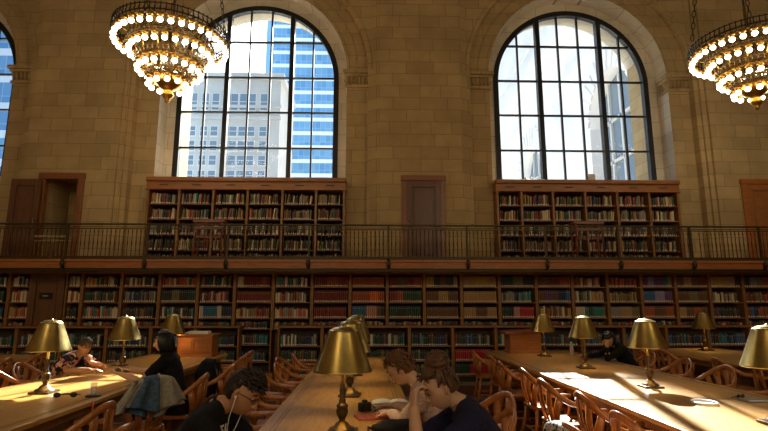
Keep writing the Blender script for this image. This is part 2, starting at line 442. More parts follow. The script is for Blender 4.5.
q = rest.build('balusters', M['rail'], rail, clean=False); q['kind'] = 'stuff'

# ================================================================ books
BC = dict(maroon=(.17, .022, .014), rust=(.32, .075, .02), brown=(.13, .06, .028), tan=(.36, .22, .09), cream=(.55, .47, .32), olive=(.16, .14, .055),
          darkgreen=(.02, .055, .03), teal=(.02, .17, .18), navy=(.018, .03, .085), blue=(.04, .11, .28), purple=(.11, .05, .15), lilac=(.26, .24, .38),
          charcoal=(.028, .028, .028), grey=(.22, .21, .18), orange=(.62, .14, .02), crimson=(.38, .02, .03), gold=(.42, .26, .04), pink=(.45, .22, .18))
WORD = dict(maroon='maroon', rust='rust brown', brown='dark brown', tan='tan', cream='cream', olive='olive', darkgreen='dark green', teal='teal', navy='navy', blue='blue',
            purple='purple', lilac='lilac', charcoal='black', grey='grey', orange='orange', crimson='crimson', gold='ochre', pink='pale pink')
M['label'] = P('spine_label', (.82, .78, .68), .8); M['pages'] = P('page_block', (.45, .38, .26), .9)
BM = {}
for kx, c in BC.items(): BM[kx] = P('cover_' + kx, tuple(min(.8, x * 1.3 + .006) for x in c), .5)
def book_geo():
    m = MB(); pr = [(-.5, .0), (-.42, -.05), (-.2, -.09), (.2, -.09), (.42, -.05), (.5, 0)]
    # covers + rounded spine; unit: x thickness, y depth (spine at y~0, back at y=1), z height
    vs = [(x, y, 0) for x, y in pr] + [(x, y, 1) for x, y in pr]
    n = len(pr); m.add(vs, [(k, k + 1, k + 1 + n, k + n) for k in range(n - 1)], 0, False)
    for s_ in (-1, 1):
        m.box(*sorted((s_ * .5, s_ * .40)), 0, 1, 0, 1, 0)
    m.box(-.42, .42, .0, .96, .02, .97, 2)
    m.add([(-.2, -.105, .03), (.2, -.105, .03), (.2, -.105, .16), (-.2, -.105, .16)], [(0, 1, 2, 3)], 1)
    m.add([(-.3, -.10, .03), (-.2, -.105, .03), (-.2, -.105, .16), (-.3, -.10, .16)], [(0, 1, 2, 3)], 1)
    m.add([(.2, -.105, .03), (.3, -.10, .03), (.3, -.10, .16), (.2, -.105, .16)], [(0, 1, 2, 3)], 1)
    m.add([(-.2, -.1, .80), (.2, -.1, .80), (.2, -.1, .83), (-.2, -.1, .83)], [(0, 1, 2, 3)], 1)
    return m
BG = book_geo(); BMESH = {}
def book_mesh(c):
    if c not in BMESH: BMESH[c] = BG.mesh('book_' + c, [BM[c], M['label'], M['pages']])
    return BMESH[c]
BOOKS = []          # (px area, colour, x, y, z, t, d, h, lean, where, ordinal)
def mix(spec):      # 'maroon*6 rust*2'
    out = []
    for s_ in spec.split():
        a, _, n = s_.partition('*'); out += [a] * int(n or 1)
    return out
def fill(x0, x1, z, yf, hmax, spec, where, uniform=False, lean=0, pxw=1.0, full=.95, tk=1.0):
    pal = mix(spec); x = x0 + .012; n = 0; end = x0 + (x1 - x0) * full; seq = []
    base_h = hmax * rnd.uniform(.78, .9)
    if uniform:                                  # runs of one binding, colour by colour
        tot = len(pal); cur = None
    while True:
        t = (rnd.uniform(.040, .050) if uniform else rnd.uniform(.028, .062)) * tk
        if x + t > end: break
        if uniform: c = pal[min(len(pal) - 1, int((x - x0) / (x1 - x0) * len(pal)))]
        else: c = rnd.choice(pal)
        h = base_h * (rnd.uniform(.985, 1.01) if uniform else rnd.uniform(.78, 1.0))
        d = h * rnd.uniform(.62, .72); ln = 0
        if lean and rnd.random() < lean: ln = rnd.uniform(.03, .16)
        x += h * math.sin(ln) * .55
        if x + t > end: break
        seq.append([c, x + t / 2, yf + .0 + (rnd.uniform(0, .006) if uniform else rnd.uniform(0, .025)), z, t * (.90 if uniform else .96), d, h, ln]); x += t + .0015
    for n, q in enumerate(seq):
        area_ = q[4] * q[6] / (q[2] ** 2) * pxw
        BOOKS.append((area_, *q, where, n + 1, len(seq)))

ALL = 'cream tan*2 brown*2 rust darkgreen*2 charcoal*2 maroon*2 navy grey*2 olive teal'
LOWX = [-9.9, -9.0, -8.16, -7.67, -6.90, -6.53, -5.65, -4.79, -3.92, -3.08, -2.20, -1.31, -.43, .43, 1.29, 2.16, 3.05, 3.92, 4.78, 5.61, 6.42, 7.24, 8.06, 8.87, 9.7, 10.55]
LOWP = {0: [ALL] * 3, 1: ['gold cream charcoal teal crimson', 'charcoal*3 darkgreen olive', 'navy teal charcoal'], 2: ['charcoal*3 grey cream', 'cream tan rust', 'rust*2 cream tan'],
        4: ['cream*2 grey', 'cream rust', 'charcoal*2 brown'], 5: ['darkgreen*3 gold charcoal cream rust', 'cream darkgreen*3 tan charcoal', 'maroon rust cream*2 teal grey'],
        6: ['darkgreen tan cream*2 rust charcoal maroon', 'navy*2 grey*2 charcoal olive', 'charcoal*3 brown cream olive'], 7: ['rust*3 cream maroon*2 darkgreen tan', 'u:charcoal olive charcoal darkgreen', 'charcoal*3 cream teal brown'],
        8: ['darkgreen*2 charcoal cream rust olive', 'orange cream*2 maroon charcoal pink*2 brown', 'u:cream blue teal blue cream charcoal navy charcoal'],
        9: ['u:cream maroon maroon maroon rust maroon', 'u:maroon', 'gold olive maroon*2 rust*2 cream grey'], 10: ['cream charcoal grey tan teal maroon', 'cream*2 rust darkgreen grey maroon', 'rust*2 cream pink grey blue'],
        11: ['u:maroon rust maroon', 'u:maroon', 'u:maroon'], 12: ['u:rust', 'u:rust rust orange rust', 'u:blue teal blue pink pink brown charcoal'],
        13: ['u:maroon brown maroon rust', 'u:maroon rust darkgreen darkgreen darkgreen', 'u:darkgreen charcoal darkgreen darkgreen'],
        14: ['u:gold charcoal brown charcoal tan', 'u:brown tan brown', 'u:brown'], 15: ['u:tan gold tan', 'u:tan', 'u:tan brown tan'],
        16: ['u:darkgreen olive charcoal', 'teal*2 darkgreen*2 navy grey', 'u:darkgreen charcoal pink crimson crimson crimson'], 17: ['u:brown maroon rust', 'u:brown purple brown navy blue', 'brown*2 gold rust grey tan cream'],
        18: ['rust maroon cream*3 tan', 'tan olive darkgreen*2 cream grey', 'u:cream cream teal darkgreen teal teal olive'], 19: ['maroon rust*3 brown', 'tan olive brown*2 rust', 'u:grey tan olive'],
        20: ['u:purple lilac purple purple teal grey', 'u:blue lilac purple', 'u:rust brown rust'], 21: ['u:brown tan brown maroon', 'u:brown olive brown', 'u:tan brown rust brown'],
        22: ['u:tan gold tan tan charcoal', 'brown cream charcoal grey tan', 'charcoal*3 navy brown'], 23: ['u:charcoal grey olive rust orange', 'brown rust*2 maroon olive', 'blue brown navy rust'], 24: [ALL] * 3}
SHZ = [2.075, 1.72, 1.365]
ROWN = ['top shelf', 'second shelf', 'third shelf']
ORD = ['', 'first', 'second', 'third', 'fourth', 'fifth', 'sixth', 'seventh', 'eighth', 'ninth', 'tenth', 'eleventh', 'twelfth', 'thirteenth', 'fourteenth', 'fifteenth', 'sixteenth', 'seventeenth', 'eighteenth', 'nineteenth', 'twentieth', 'twenty-first', 'twenty-second', 'twenty-third', 'twenty-fourth', 'twenty-fifth', 'twenty-sixth', 'twenty-seventh']
# ---------------------------------------------------------------- lower wall bookcases: one thing per bay
YL = 11.97
def bay(x0, x1, zt, z0, shelves, yf, yb, name, label, parts=True):
    t = thing(name, label, 'bookcase', ((x0 + x1) / 2, yf, z0)); w_ = (x1 - x0) / 2
    H = zt - z0
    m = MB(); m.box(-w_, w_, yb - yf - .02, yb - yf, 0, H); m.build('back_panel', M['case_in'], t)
    for s_ in (-1, 1):
        m = MB(); a = sorted((s_ * w_, s_ * (w_ - .035))); m.bbox(a[0], a[1], 0, yb - yf - .02, 0, H, .006); m.build('side_panel', M['case'], t)
    for z in shelves:
        m = MB(); m.box(-w_ + .035, w_ - .035, .02, yb - yf - .02, z - z0 - .022, z - z0); m.build('shelf', M['case_h'], t)
    return t
GAP = (-2.66 + .02, -2.0)        # bay that runs to the floor
for k in range(len(LOWX) - 1):
    x0, x1 = LOWX[k], LOWX[k + 1]
    if k == 3: continue
    idx = k if k < 3 else k - 1
    side = 'right' if k > 3 else 'left'
    nn = (k - 3) if k > 3 else (3 - k)
    nm = '%s bay %s of the door with the black plaque' % (ORD[nn], side)
    if k == 9:
        t = bay(x0, x1, 2.39, .12, SHZ + [1.13, .77, .40, .14], YL, 12.3, 'bookcase', 'tall bookcase reaching the floor, ' + nm)
    else:
        t = bay(x0, x1, 2.39, 1.10, SHZ + [1.12], YL, 12.3, 'bookcase', 'wooden wall bookcase above the ledge, ' + nm)
    kk = k
    pal = LOWP[kk] if kk in LOWP else [ALL] * 3
    for r in range(3):
        sp = pal[r]; u = sp.startswith('u:'); sp = sp[2:] if u else sp
        fill(x0 + .04, x1 - .04, SHZ[r], YL + .045, .31 if r else .285, sp, ('low', r, nm), u, full=1.0 if u else rnd.uniform(.9, 1.0))
    fill(x0 + .04, x1 - .04, 1.122, YL + .045, .20, ALL + ' charcoal*3 brown*2', ('low', 3, nm), False, pxw=.3)
    if k == 9:
        fill(x0 + .04, x1 - .04, .775, YL + .045, .28, 'teal*2 blue cream rust maroon darkgreen', ('low', 4, nm)); fill(x0 + .04, x1 - .04, .405, YL + .045, .28, 'teal blue charcoal*2 maroon darkgreen grey', ('low', 5, nm))
# header moulding above the lower cases
struct(MB().box(-9.9, 10.6, YL - .03, 12.3, 2.36, 2.42).build('trim_22', M['case_h']))
struct(MB().box(-10.0, 10.6, 12.3, 12.9, 0, 2.42).build('trim_23', M['case_h']))
# ---------------------------------------------------------------- projecting base cases under the ledge
def base_run(x0, x1, n, label_side):
    w_ = (x1 - x0) / n
    for k in range(n):
        a, b_ = x0 + k * w_, x0 + (k + 1) * w_
        nm = '%s base bay %s' % (ORD[k + 1] if label_side == 'r' else ORD[n - k], 'right of the open gap' if label_side == 'r' else 'left of the open gap')
        bay(a, b_, 1.155, .10, [.765, .44, .13], 11.66, 11.95, 'low_bookcase', 'low wooden bookcase under the ledge, ' + nm)
        red = abs((a + b_) / 2 - 2.65) < .5
        sp = ['navy*2 darkgreen*2 charcoal*2 grey brown teal cream', 'darkgreen*3 charcoal*3 brown olive', 'darkgreen*3 charcoal*2 olive brown']
        if rnd.random() < .3: sp[0] = 'charcoal*2 blue navy darkgreen grey maroon'
        if red: sp[1] = 'u:crimson crimson crimson'; sp[2] = 'u:darkgreen crimson crimson'
        if (a + b_) / 2 > 4.5: sp[0] = 'blue navy*2 charcoal*2 brown teal'; sp[1] = 'navy blue crimson purple charcoal darkgreen'
        for r, z in enumerate((.767, .442, .132)):
            s_ = sp[r]; u = s_.startswith('u:'); s_ = s_[2:] if u else s_
            fill(a + .04, b_ - .04, z, 11.70, .30 if r == 0 else .275, s_, ('base', r, nm), u, pxw=(1, .8, .1)[r])
base_run(-2.0, 9.65, 12, 'r'); base_run(-9.6, -2.85, 7, 'l')
tag(MB().bbox(-2.02, 9.7, 11.62, 11.97, 1.155, 1.20, .008).build('ledge_top', M['case_h']), 'long walnut ledge over the low bookcases, right of the gap', 'ledge')
tag(MB().bbox(-9.65, -2.83, 11.62, 11.97, 1.155, 1.20, .008).build('ledge_top', M['case_h']), 'long walnut ledge over the low bookcases, left of the gap', 'ledge')
struct(MB().box(-2.0, 9.65, 11.64, 11.7, 0, .10).build('baseboard_right', M['skirt']))
struct(MB().box(-9.6, -2.85, 11.64, 11.7, 0, .10).build('baseboard_left', M['skirt']))
st = MB(); st.bbox(-2.8, -1.3, 11.1, 11.55, 0, .10, .01); st.bbox(-2.8, -2.05, 11.45, 11.9, .10, .2, .01)
tag(st.build('wooden_step', M['oak_edge']), 'low wooden step platform at the foot of the tall bookcase', 'step')

# ---------------------------------------------------------------- balcony bookcases (two big units)
UX = {1: [-5.57, -4.79, -3.94, -3.08, -2.20, -1.35, -.64], 2: [3.30, 3.92, 4.74, 5.58, 6.42, 7.26, 8.02]}
USH = [4.18, 3.79, 3.40, 3.01, 2.70]
for wi, xs in UX.items():
    xc = (xs[0] + xs[-1]) / 2
    t = thing('balcony_bookcase', 'big wooden balcony bookcase under the %s arched window' % ('left' if wi == 1 else 'right'), 'bookcase', (xc, 12.78, 2.6))
    X0, X1 = xs[0] - xc, xs[-1] - xc
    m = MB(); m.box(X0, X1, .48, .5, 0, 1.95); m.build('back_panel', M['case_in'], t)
    for x in xs:
        m = MB(); m.bbox(x - xc - .028, x - xc + .028, 0, .48, 0, 1.95, .006); m.box(x - xc - .042, x - xc + .042, -.012, .03, 1.90, 1.96); m.build('upright', M['case'], t)
    m = MB(); m.box(X0 - .04, X1 + .04, -.02, .5, 1.94, 2.14); m.bbox(X0 - .05, X1 + .05, -.08, .5, 2.14, 2.25, .02); m.bbox(X0 - .06, X1 + .06, -.05, .5, 1.93, 1.965, .008)
    cn = m.build('cornice', M['frieze'], t)
    for a, b_ in zip(xs[:-1], xs[1:]):
        c_ = (a + b_) / 2 - xc; mm = MB(); mm.box(c_ - .11, c_ + .11, -.024, -.02, 2.035, 2.065); mm.build('frieze_plate', M['skirt'], cn)
        for z in USH:
            m = MB(); m.box(a - xc + .035, b_ - xc - .035, .03, .48, z - 2.6 - .022, z - 2.6); m.build('shelf', M['case_h'], t)
    for k, (a, b_) in enumerate(zip(xs[:-1], xs[1:])):
        for r, z in enumerate(USH):
            sp = 'olive*3 tan*2 cream*2 grey*3 charcoal*3 darkgreen*2 brown*2 maroon navy rust' if r != 2 else 'cream olive grey*2 charcoal*3 brown'
            if r == 0 and wi == 1 and k < 3: sp += ' rust orange teal cream'
            if r == 0 and wi == 2: sp += ' maroon crimson cream gold'
            nm = '%s bay of the %s balcony bookcase' % (ORD[k + 1], 'left' if wi == 1 else 'right')
            fill(a + .04, b_ - .04, z, 12.84, .335 if r < 4 else .27, sp, ('up', r, nm), False, lean=.35, tk=.92)

# emit the books: 300 largest in view as things, the rest as one mass
BOOKS.sort(key=lambda q: -q[0])
restb = MB(); CI = {c: i for i, c in enumerate(BC)}; rest_mats = [BM[c] for c in BC] + [M['label'], M['pages']]
SHN = {'low': ['top shelf', 'second shelf', 'third shelf', 'fourth shelf', 'fifth shelf', 'sixth shelf'], 'base': ['upper shelf', 'middle shelf', 'bottom shelf'], 'up': ['top shelf', 'second shelf', 'third shelf', 'fourth shelf', 'bottom shelf']}
def short(where):
    n = where[2]
    return n.replace('the door with the black plaque', 'plaque door').replace('of the left balcony bookcase', 'left balcony case').replace('of the right balcony bookcase', 'right balcony case').replace('the open gap', 'floor-length bay')
for i, (ar, c, x, y, z, t_, d, h, ln, where, o1, tot) in enumerate(BOOKS):
    if i < 300:
        o = link('book', book_mesh(c)); o.scale = (t_, d, h); o.location = (x, y, z); o.rotation_euler = (0, ln, 0)
        tag(o, '%s book, %s from left, %s, %s' % (WORD[c], ORD[min(o1, 27)], SHN[where[0]][where[1]], short(where)), 'book', 'books on the %s, %s' % (SHN[where[0]][where[1]], short(where)))
    else:
        cs, sn = math.cos(ln), math.sin(ln)
        vs = []
        for a, b_, e in BG.v:
            a *= t_; b_ *= d; e *= h
            vs.append((x + a * cs + e * sn, y + b_, z - a * sn + e * cs))
        off = len(restb.v); restb.v += vs
        for f, mi in zip(BG.f, BG.m):
            restb.f.append([q_ + off for q_ in f]); restb.m.append({0: CI[c], 1: len(BC), 2: len(BC) + 1}[mi]); restb.sm.append(False)
tag(restb.build('shelved_books', rest_mats, clean=False), 'hundreds of smaller books filling the wall shelves and balcony bookcases', 'books', kind='stuff')

# ---------------------------------------------------------------- doors
def panel_door(parent, w_, h, mat, y=0, name='door_leaf', t=.05, x0=0):
    m = MB(); m.bbox(x0, x0 + w_, y, y + t, 0, h, .006)
    st_ = .13
    for a, b_, c, d in ((x0, x0 + st_, 0, h), (x0 + w_ - st_, x0 + w_, 0, h), (x0 + st_, x0 + w_ - st_, 0, .22), (x0 + st_, x0 + w_ - st_, h - .16, h)):
        m.bbox(a, b_, y - .045, y, c, d, .006)
    m.bbox(x0 + st_ + .05, x0 + w_ - st_ - .05, y - .018, y, .28, h - .22, .012)
    return m.build(name, mat, parent)
def door_frame(parent, w_, h, mat, fw=.12, y=0, name='door_frame'):
    m = MB(); m.bbox(-w_ / 2 - fw, -w_ / 2, y - .07, y + .1, 0, h, .012); m.bbox(w_ / 2, w_ / 2 + fw, y - .07, y + .1, 0, h, .012)
    m.bbox(-w_ / 2 - fw - .02, w_ / 2 + fw + .02, y - .09, y + .1, h, h + fw + .02, .015)
    return m.build(name, mat, parent)
def knob(parent, x, y, z):
    m = MB(); m.bbox(x - .03, x + .03, y - .01, y, z - .11, z + .11, .004); m.tube([(x, y, z + .03), (x, y - .04, z + .03), (x, y - .055, z + .03), (x, y - .075, z + .03)], [.01, .01, .03, .02], 10)
    m.build('door_handle', M['brass'], parent)
def structdoor(name, loc):
    o = bpy.data.objects.new(name, None); COL.objects.link(o); o.location = loc; o['kind'] = 'structure'; return o
YD = YW - .14
d1 = structdoor('door_1', (1.38, YD, 2.6)); door_frame(d1, .86, 2.17, M['door_frame']); l_ = panel_door(d1, .86, 2.17, M['door'], -.02, x0=-.43); knob(l_, .33, -.05, .98)
m = MB(); m.tube([(-.36, -.06, .9), (-.36, -.10, .92), (-.36, -.10, 1.12), (-.36, -.06, 1.14)], .012, 8); m.build('pull_handle', M['brass'], d1)
d2 = structdoor('door_2', (10.2, YD, 2.6)); door_frame(d2, .86, 2.14, M['fascia']); l_ = panel_door(d2, .86, 2.14, M['frieze'], -.02, x0=-.43); knob(l_, .33, -.05, .98)
d3 = structdoor('door_3', (-7.66, YD, 2.6)); door_frame(d3, .80, 2.15, M['door_frame'], fw=.14)
m = MB(); m.box(-.43, .43, 1.3, 1.34, 0, 2.4); m.box(-.47, -.43, 0.1, 1.34, 0, 2.4); m.box(.43, .47, 0.1, 1.34, 0, 2.4); m.box(-.47, .47, .1, 1.34, 2.3, 2.34); m.build('passage_wall', M['stone_trim'], d3)
lf = panel_door(None, .72, 2.1, M['door'], 0, name='door_4'); struct(lf); lf.location = (-8.80, YD - .14, 2.62)
knob(lf, .06, -.03, .95)
m = MB(); m.tube([(.66, -.04, .85), (.66, -.09, .87), (.66, -.09, 1.1), (.66, -.04, 1.12)], .012, 8); m.build('pull_handle', M['brass'], lf)
# lower door with a plaque
d5 = structdoor('door_5', ((-7.67 - 6.90) / 2, YL, 0)); panel_door(d5, .76, 2.36, M['door_lower'], .0, x0=-.38)
m = MB(); m.box(-.15, .13, -.045, -.025, 1.79, 1.93); pq = m.build('plaque', M['black'], d5)
m = MB()
for k in range(7): m.box(-.07 + k * .018, -.058 + k * .018, -.048, -.045, 1.85, 1.868)
m.build('plaque_lettering', M['label'], pq)

# red-brown writing stands against the rail of the balcony
def stand():
    t = thing('reading_stand', '', 'stand')
    m = MB(); m.bbox(-.36, .36, -.17, .17, .95, 1.0, .01); m.build('top', M['stool'], t)
    for sx in (-1, 1):
        for sy in (-1, 1):
            m = MB(); m.tube([(sx * .30, sy * .13, .95), (sx * .33, sy * .15, 0)], .025, 8); m.build('leg', M['stool'], t)
        m = MB(); m.tube([(sx * .31, -.13, .6), (sx * .31, .13, .6)], .016, 8); m.build('side_stretcher', M['stool'], t)
    m = MB(); m.bbox(-.31, .31, -.15, -.12, .58, .64, .006); m.bbox(-.31, .31, -.15, -.12, .80, .85, .006); m.build('front_stretcher', M['stool'], t)
    return t
sp_ = stand()
place(sp_, True, (-3.72, 12.0, 2.6), 0, 'red-brown wooden stand before the left balcony bookcase', 'stands on the balcony')
place(sp_, False, (5.22, 12.0, 2.6), 0, 'red-brown wooden stand before the right balcony bookcase', 'stands on the balcony')
# small gate / rack in the open doorway of the balcony
t = thing('book_rack', 'low pale slatted rack standing in the open balcony doorway', 'rack', (-7.6, 12.45, 2.6))
m = MB(); m.bbox(-.42, .42, -.03, .03, .66, .70, .006); m.bbox(-.42, .42, -.03, .03, .56, .59, .006); m.build('top_rail', M['stone_trim'], t)
for k in range(9): m = MB(); m.box(-.4 + k * .1 - .012, -.4 + k * .1 + .012, -.01, .01, 0, .57); m.build('slat', M['case'], t)
# things on the right bookcase top, against the glass
tag(MB().bbox(5.80, 5.97, 12.98, 13.06, 4.852, 5.07, .006).build('white_box', M['paper']), 'small white box on top of the right balcony bookcase', 'box')
m = MB(); m.ball((4.20, 13.0, 4.89), (.09, .05, .04), 10, 6); m.tube([(4.14, 13.0, 4.9), (4.10, 13.0, 4.96), (4.08, 13.0, 4.93)], [.025, .02, .01], 6); m.tube([(4.24, 13., 4.9), (4.30, 13.0, 4.98)], [.02, .008], 6)
tag(m.build('small_figurine', M['bronze']), 'tiny dark lumpy ornament on top of the right balcony bookcase', 'ornament')

# ================================================================ tables
def table(x0, x1, y0, y1, label):
    cx, cy = (x0 + x1) / 2, (y0 + y1) / 2; w_, l = (x1 - x0) / 2, (y1 - y0) / 2
    t = thing('reading_table', label, 'table', (cx, cy, 0))
    m = MB(); m.bbox(-w_, w_, -l, l, .715, .76, .010); tp = m.build('tabletop', M['oak'], t)
    m = MB(); e = .085
    for i_ in (e, e + .03):
        q = .003
        m.box(-w_ + i_, -w_ + i_ + q * 2, -l + i_, l - i_, .7595, .7612); m.box(w_ - i_ - q * 2, w_ - i_, -l + i_, l - i_, .7595, .7612)
        m.box(-w_ + i_, w_ - i_, -l + i_, -l + i_ + q * 2, .7595, .7612); m.box(-w_ + i_, w_ - i_, l - i_ - q * 2, l - i_, .7595, .7612)
    m.build('inlay_band', M['inlay'], tp)
    m = MB(); a = .10
    m.bbox(-w_ + a, -w_ + a + .03, -l + a, l - a, .62, .715, .004); m.bbox(w_ - a - .03, w_ - a, -l + a, l - a, .62, .715, .004)
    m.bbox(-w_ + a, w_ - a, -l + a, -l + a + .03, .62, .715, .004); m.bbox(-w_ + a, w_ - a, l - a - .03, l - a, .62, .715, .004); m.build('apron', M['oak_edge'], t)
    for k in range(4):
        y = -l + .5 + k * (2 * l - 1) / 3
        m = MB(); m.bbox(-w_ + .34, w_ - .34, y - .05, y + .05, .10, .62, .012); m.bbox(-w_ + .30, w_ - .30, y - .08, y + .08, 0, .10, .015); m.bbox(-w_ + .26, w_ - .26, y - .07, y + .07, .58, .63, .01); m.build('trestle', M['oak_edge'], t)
    m = MB(); m.bbox(-.03, .03, -l + .5, l - .5, .2, .34, .01); m.build('stretcher', M['oak_edge'], t)
    return t
table(-.80, .37, 2.3, 9.32, 'long honey-coloured oak table in the middle, with the red notebook')
table(2.30, 4.01, 3.3, 10.55, 'long oak table with bright sun patches, right of the middle table')
table(-4.05, -2.62, 3.0, 9.95, 'long oak table beside the person in the floral shirt')
table(5.72, 7.4, 4.2, 11.0, 'shaded oak table at the far right, beyond the sunlit table')
table(-7.5, -5.85, 4.2, 9.95, 'shaded oak table at the far left edge, behind the floral shirt')

# ================================================================ chairs
def make_chair():
    t = thing('armchair', '', 'chair')
    m = MB()                                              # saddle seat
    nx, ny = 10, 10
    def sx(u, v):
        x = (u - .5) * .50 * (1 - .10 * (1 - v)); y = (v - .5) * .46
        # rounded plan
        q = math.hypot((u - .5) * 2, (v - .5) * 2); k_ = 1 / max(1, q / 1.16)
        return x * k_, y * k_
    top, bot = [], []
    for j in range(ny + 1):
        for i in range(nx + 1):
            u, v = i / nx, j / ny; x, y = sx(u, v); d = .016 * math.sin(PI * u) * math.sin(PI * v)
            top.append((x, y, .46 - d)); bot.append((x * .96, y * .96, .425))
    fs = [(j * (nx + 1) + i, j * (nx + 1) + i + 1, (j + 1) * (nx + 1) + i + 1, (j + 1) * (nx + 1) + i) for j in range(ny) for i in range(nx)]
    m.add(top, fs, 0, True); m.add(bot, [f[::-1] for f in fs], 0, True)
    n = (nx + 1) * (ny + 1)
    rim = [i for i in range(nx + 1)] + [(j + 1) * (nx + 1) - 1 for j in range(1, ny + 1)] + [ny * (nx + 1) + i for i in range(nx - 1, -1, -1)] + [j * (nx + 1) for j in range(ny - 1, 0, -1)]
    m.f += [[rim[k], rim[(k + 1) % len(rim)], rim[(k + 1) % len(rim)] + n, rim[k] + n] for k in range(len(rim))]; m.m += [0] * len(rim); m.sm += [False] * len(rim)
    m.build('seat', M['chair'], t)
    for a, b_ in ((1, 1), (-1, 1), (1, -1), (-1, -1)):
        q = MB(); q.tube([(a * .19, b_ * .17, .43), (a * .21, b_ * .19, .25), (a * .235, b_ * (.22 if b_ > 0 else .25), 0)], [.020, .023, .016], 8); q.build('leg', M['chair'], t)
    q = MB()
    q.tube([(-.21, .19, .22), (.21, .19, .22)], .012, 6); q.tube([(-.21, -.20, .18), (.21, -.20, .18)], .012, 6)
    for a in (-1, 1): q.tube([(a * .215, .19, .15), (a * .215, -.21, .15)], .012, 6)
    q.build('stretcher', M['chair'], t)
    # continuous arm + back rail
    pts = []; 
    def railp(s_):           # s_ from -1 to 1
        a = s_ * math.radians(118); x = .285 * math.sin(a); y = -.02 - .26 * math.cos(a)
        if abs(s_) > .8: y += (abs(s_) - .8) * .35
        z = .66 + .20 * (.5 + .5 * math.cos(min(1, abs(s_) * 1.25) * PI))
        return V((x, y, z))
    pts = [railp(-1 + 2 * k / 28) for k in range(29)]
    q = MB(); q.tube(pts, [(.020 + .013 * math.cos((-1 + 2 * k / 28) * PI / 2), .016) for k in range(29)], 8, 0, up=(0, 0, 1)); q.build('arm_and_back_rail', M['chair'], t)
    for s_ in (-.46, -.24, 0, .24, .46):
        p1 = railp(s_); p0 = V((p1.x * .62, -.20 + abs(s_) * .05, .45)); mid = (p0 + p1) / 2 + V((p1.x * .04, -.02, 0))
        q = MB(); q.tube([p0, mid, p1], [(.026, .008), (.037, .008), (.032, .008)], 8, 0, up=(math.cos(s_ * 2), math.sin(s_ * 2) , 0)); q.build('back_slat', M['chair'], t)
    for s_ in (-.93, .93):
        p1 = railp(s_); p0 = V((p1.x * .80, .11, .44))
        q = MB(); q.tube([p0, (p0 + p1) / 2 + V((0, .03, 0)), p1], [(.02, .012), (.017, .012), (.02, .012)], 8, 0, up=(0, 1, 0)); q.build('arm_post', M['chair'], t)
    return t
chair0 = make_chair(); used = [False]
def chair(x, y, face, label, group='armchairs around the tables'):
    rz = {'E': -PI / 2, 'W': PI / 2, 'N': 0}.get(face, None)
    if rz is None: rz = face
    o = place(chair0, not used[0], (x, y, 0), rz, label, group); used[0] = True; return o
J = lambda a=.12: rnd.uniform(-a, a)
E_ = -PI / 2; W_ = PI / 2
names = ['nearest the bookcase wall', 'second from the bookcase wall', 'third from the bookcase wall', 'fourth from the bookcase wall', 'fifth from the bookcase wall', 'sixth from the bookcase wall', 'seventh from the bookcase wall']
for k, y in enumerate((9.25, 8.35, 7.45, 6.55, 5.65, 4.80, 3.95)):
    chair(2.13 + (.05 if k % 2 else -.02), y, E_ + J(.16), 'wooden armchair on the aisle side of the sunlit table, ' + names[k], 'armchairs left of the sunlit table')
for k, (x, y) in enumerate(((4.35, 7.75), (4.28, 6.75), (4.32, 5.75))):
    chair(x + .12, y, W_ + J(.3), 'wooden armchair on the far side of the sunlit table, ' + names[k + 1].replace('from', 'out from'), 'armchairs right of the sunlit table')
for k, y in enumerate((10.1, 9.25, 7.75, 6.9, 5.9)):
    chair(5.46, y, E_ + J(.25), 'dark armchair at the shaded far right table, ' + names[k], 'armchairs at the far right table')
for k, y in enumerate((8.75, 8.0, 7.2, 6.4, 5.6, 4.75)):
    chair(-.98 - (.12 if k in (1, 3) else 0), y, E_ + J(.25), 'wooden armchair on the left of the middle table, ' + names[k], 'armchairs left of the middle table')
chair(1.00, 4.72, W_ + .35, 'empty armchair pulled out behind the person with the bun')
chair(1.60, 3.60, E_ + .15, 'armchair at bottom of the photo under the white patterned scarf')
for k, (x, y) in enumerate(((-2.28, 9.2), (-2.20, 8.3), (-2.05, 7.15))):
    chair(x, y, W_ + J(.25), 'wooden armchair right of the floral shirt\'s table, ' + names[k], 'armchairs right of the left table')
chair(-2.34, 5.52, W_ - .65, 'wooden armchair with a denim jacket over its back')
chair(-2.38, 4.45, W_ - .1, 'wooden armchair pushed under the left table, nearest the orange strap')
chair(-1.86, 3.62, W_ - .1, 'armchair whose curved top rail shows at the bottom edge, left of the black tee')
for k, (x, y) in enumerate(((-4.42, 6.72), (-4.30, 5.95))):
    chair(x, y, E_ + J(.2), 'armchair with sunlit rail at the left edge, ' + ('beside the brass lamp' if k == 0 else 'cut by the picture edge'), 'armchairs left of the left table')
for k, (x, y) in enumerate(((-5.7, 9.0), (-5.68, 8.1))):
    chair(x, y, W_ + J(.2), 'dim armchair at the far left table, ' + names[k], 'armchairs at the far left table')

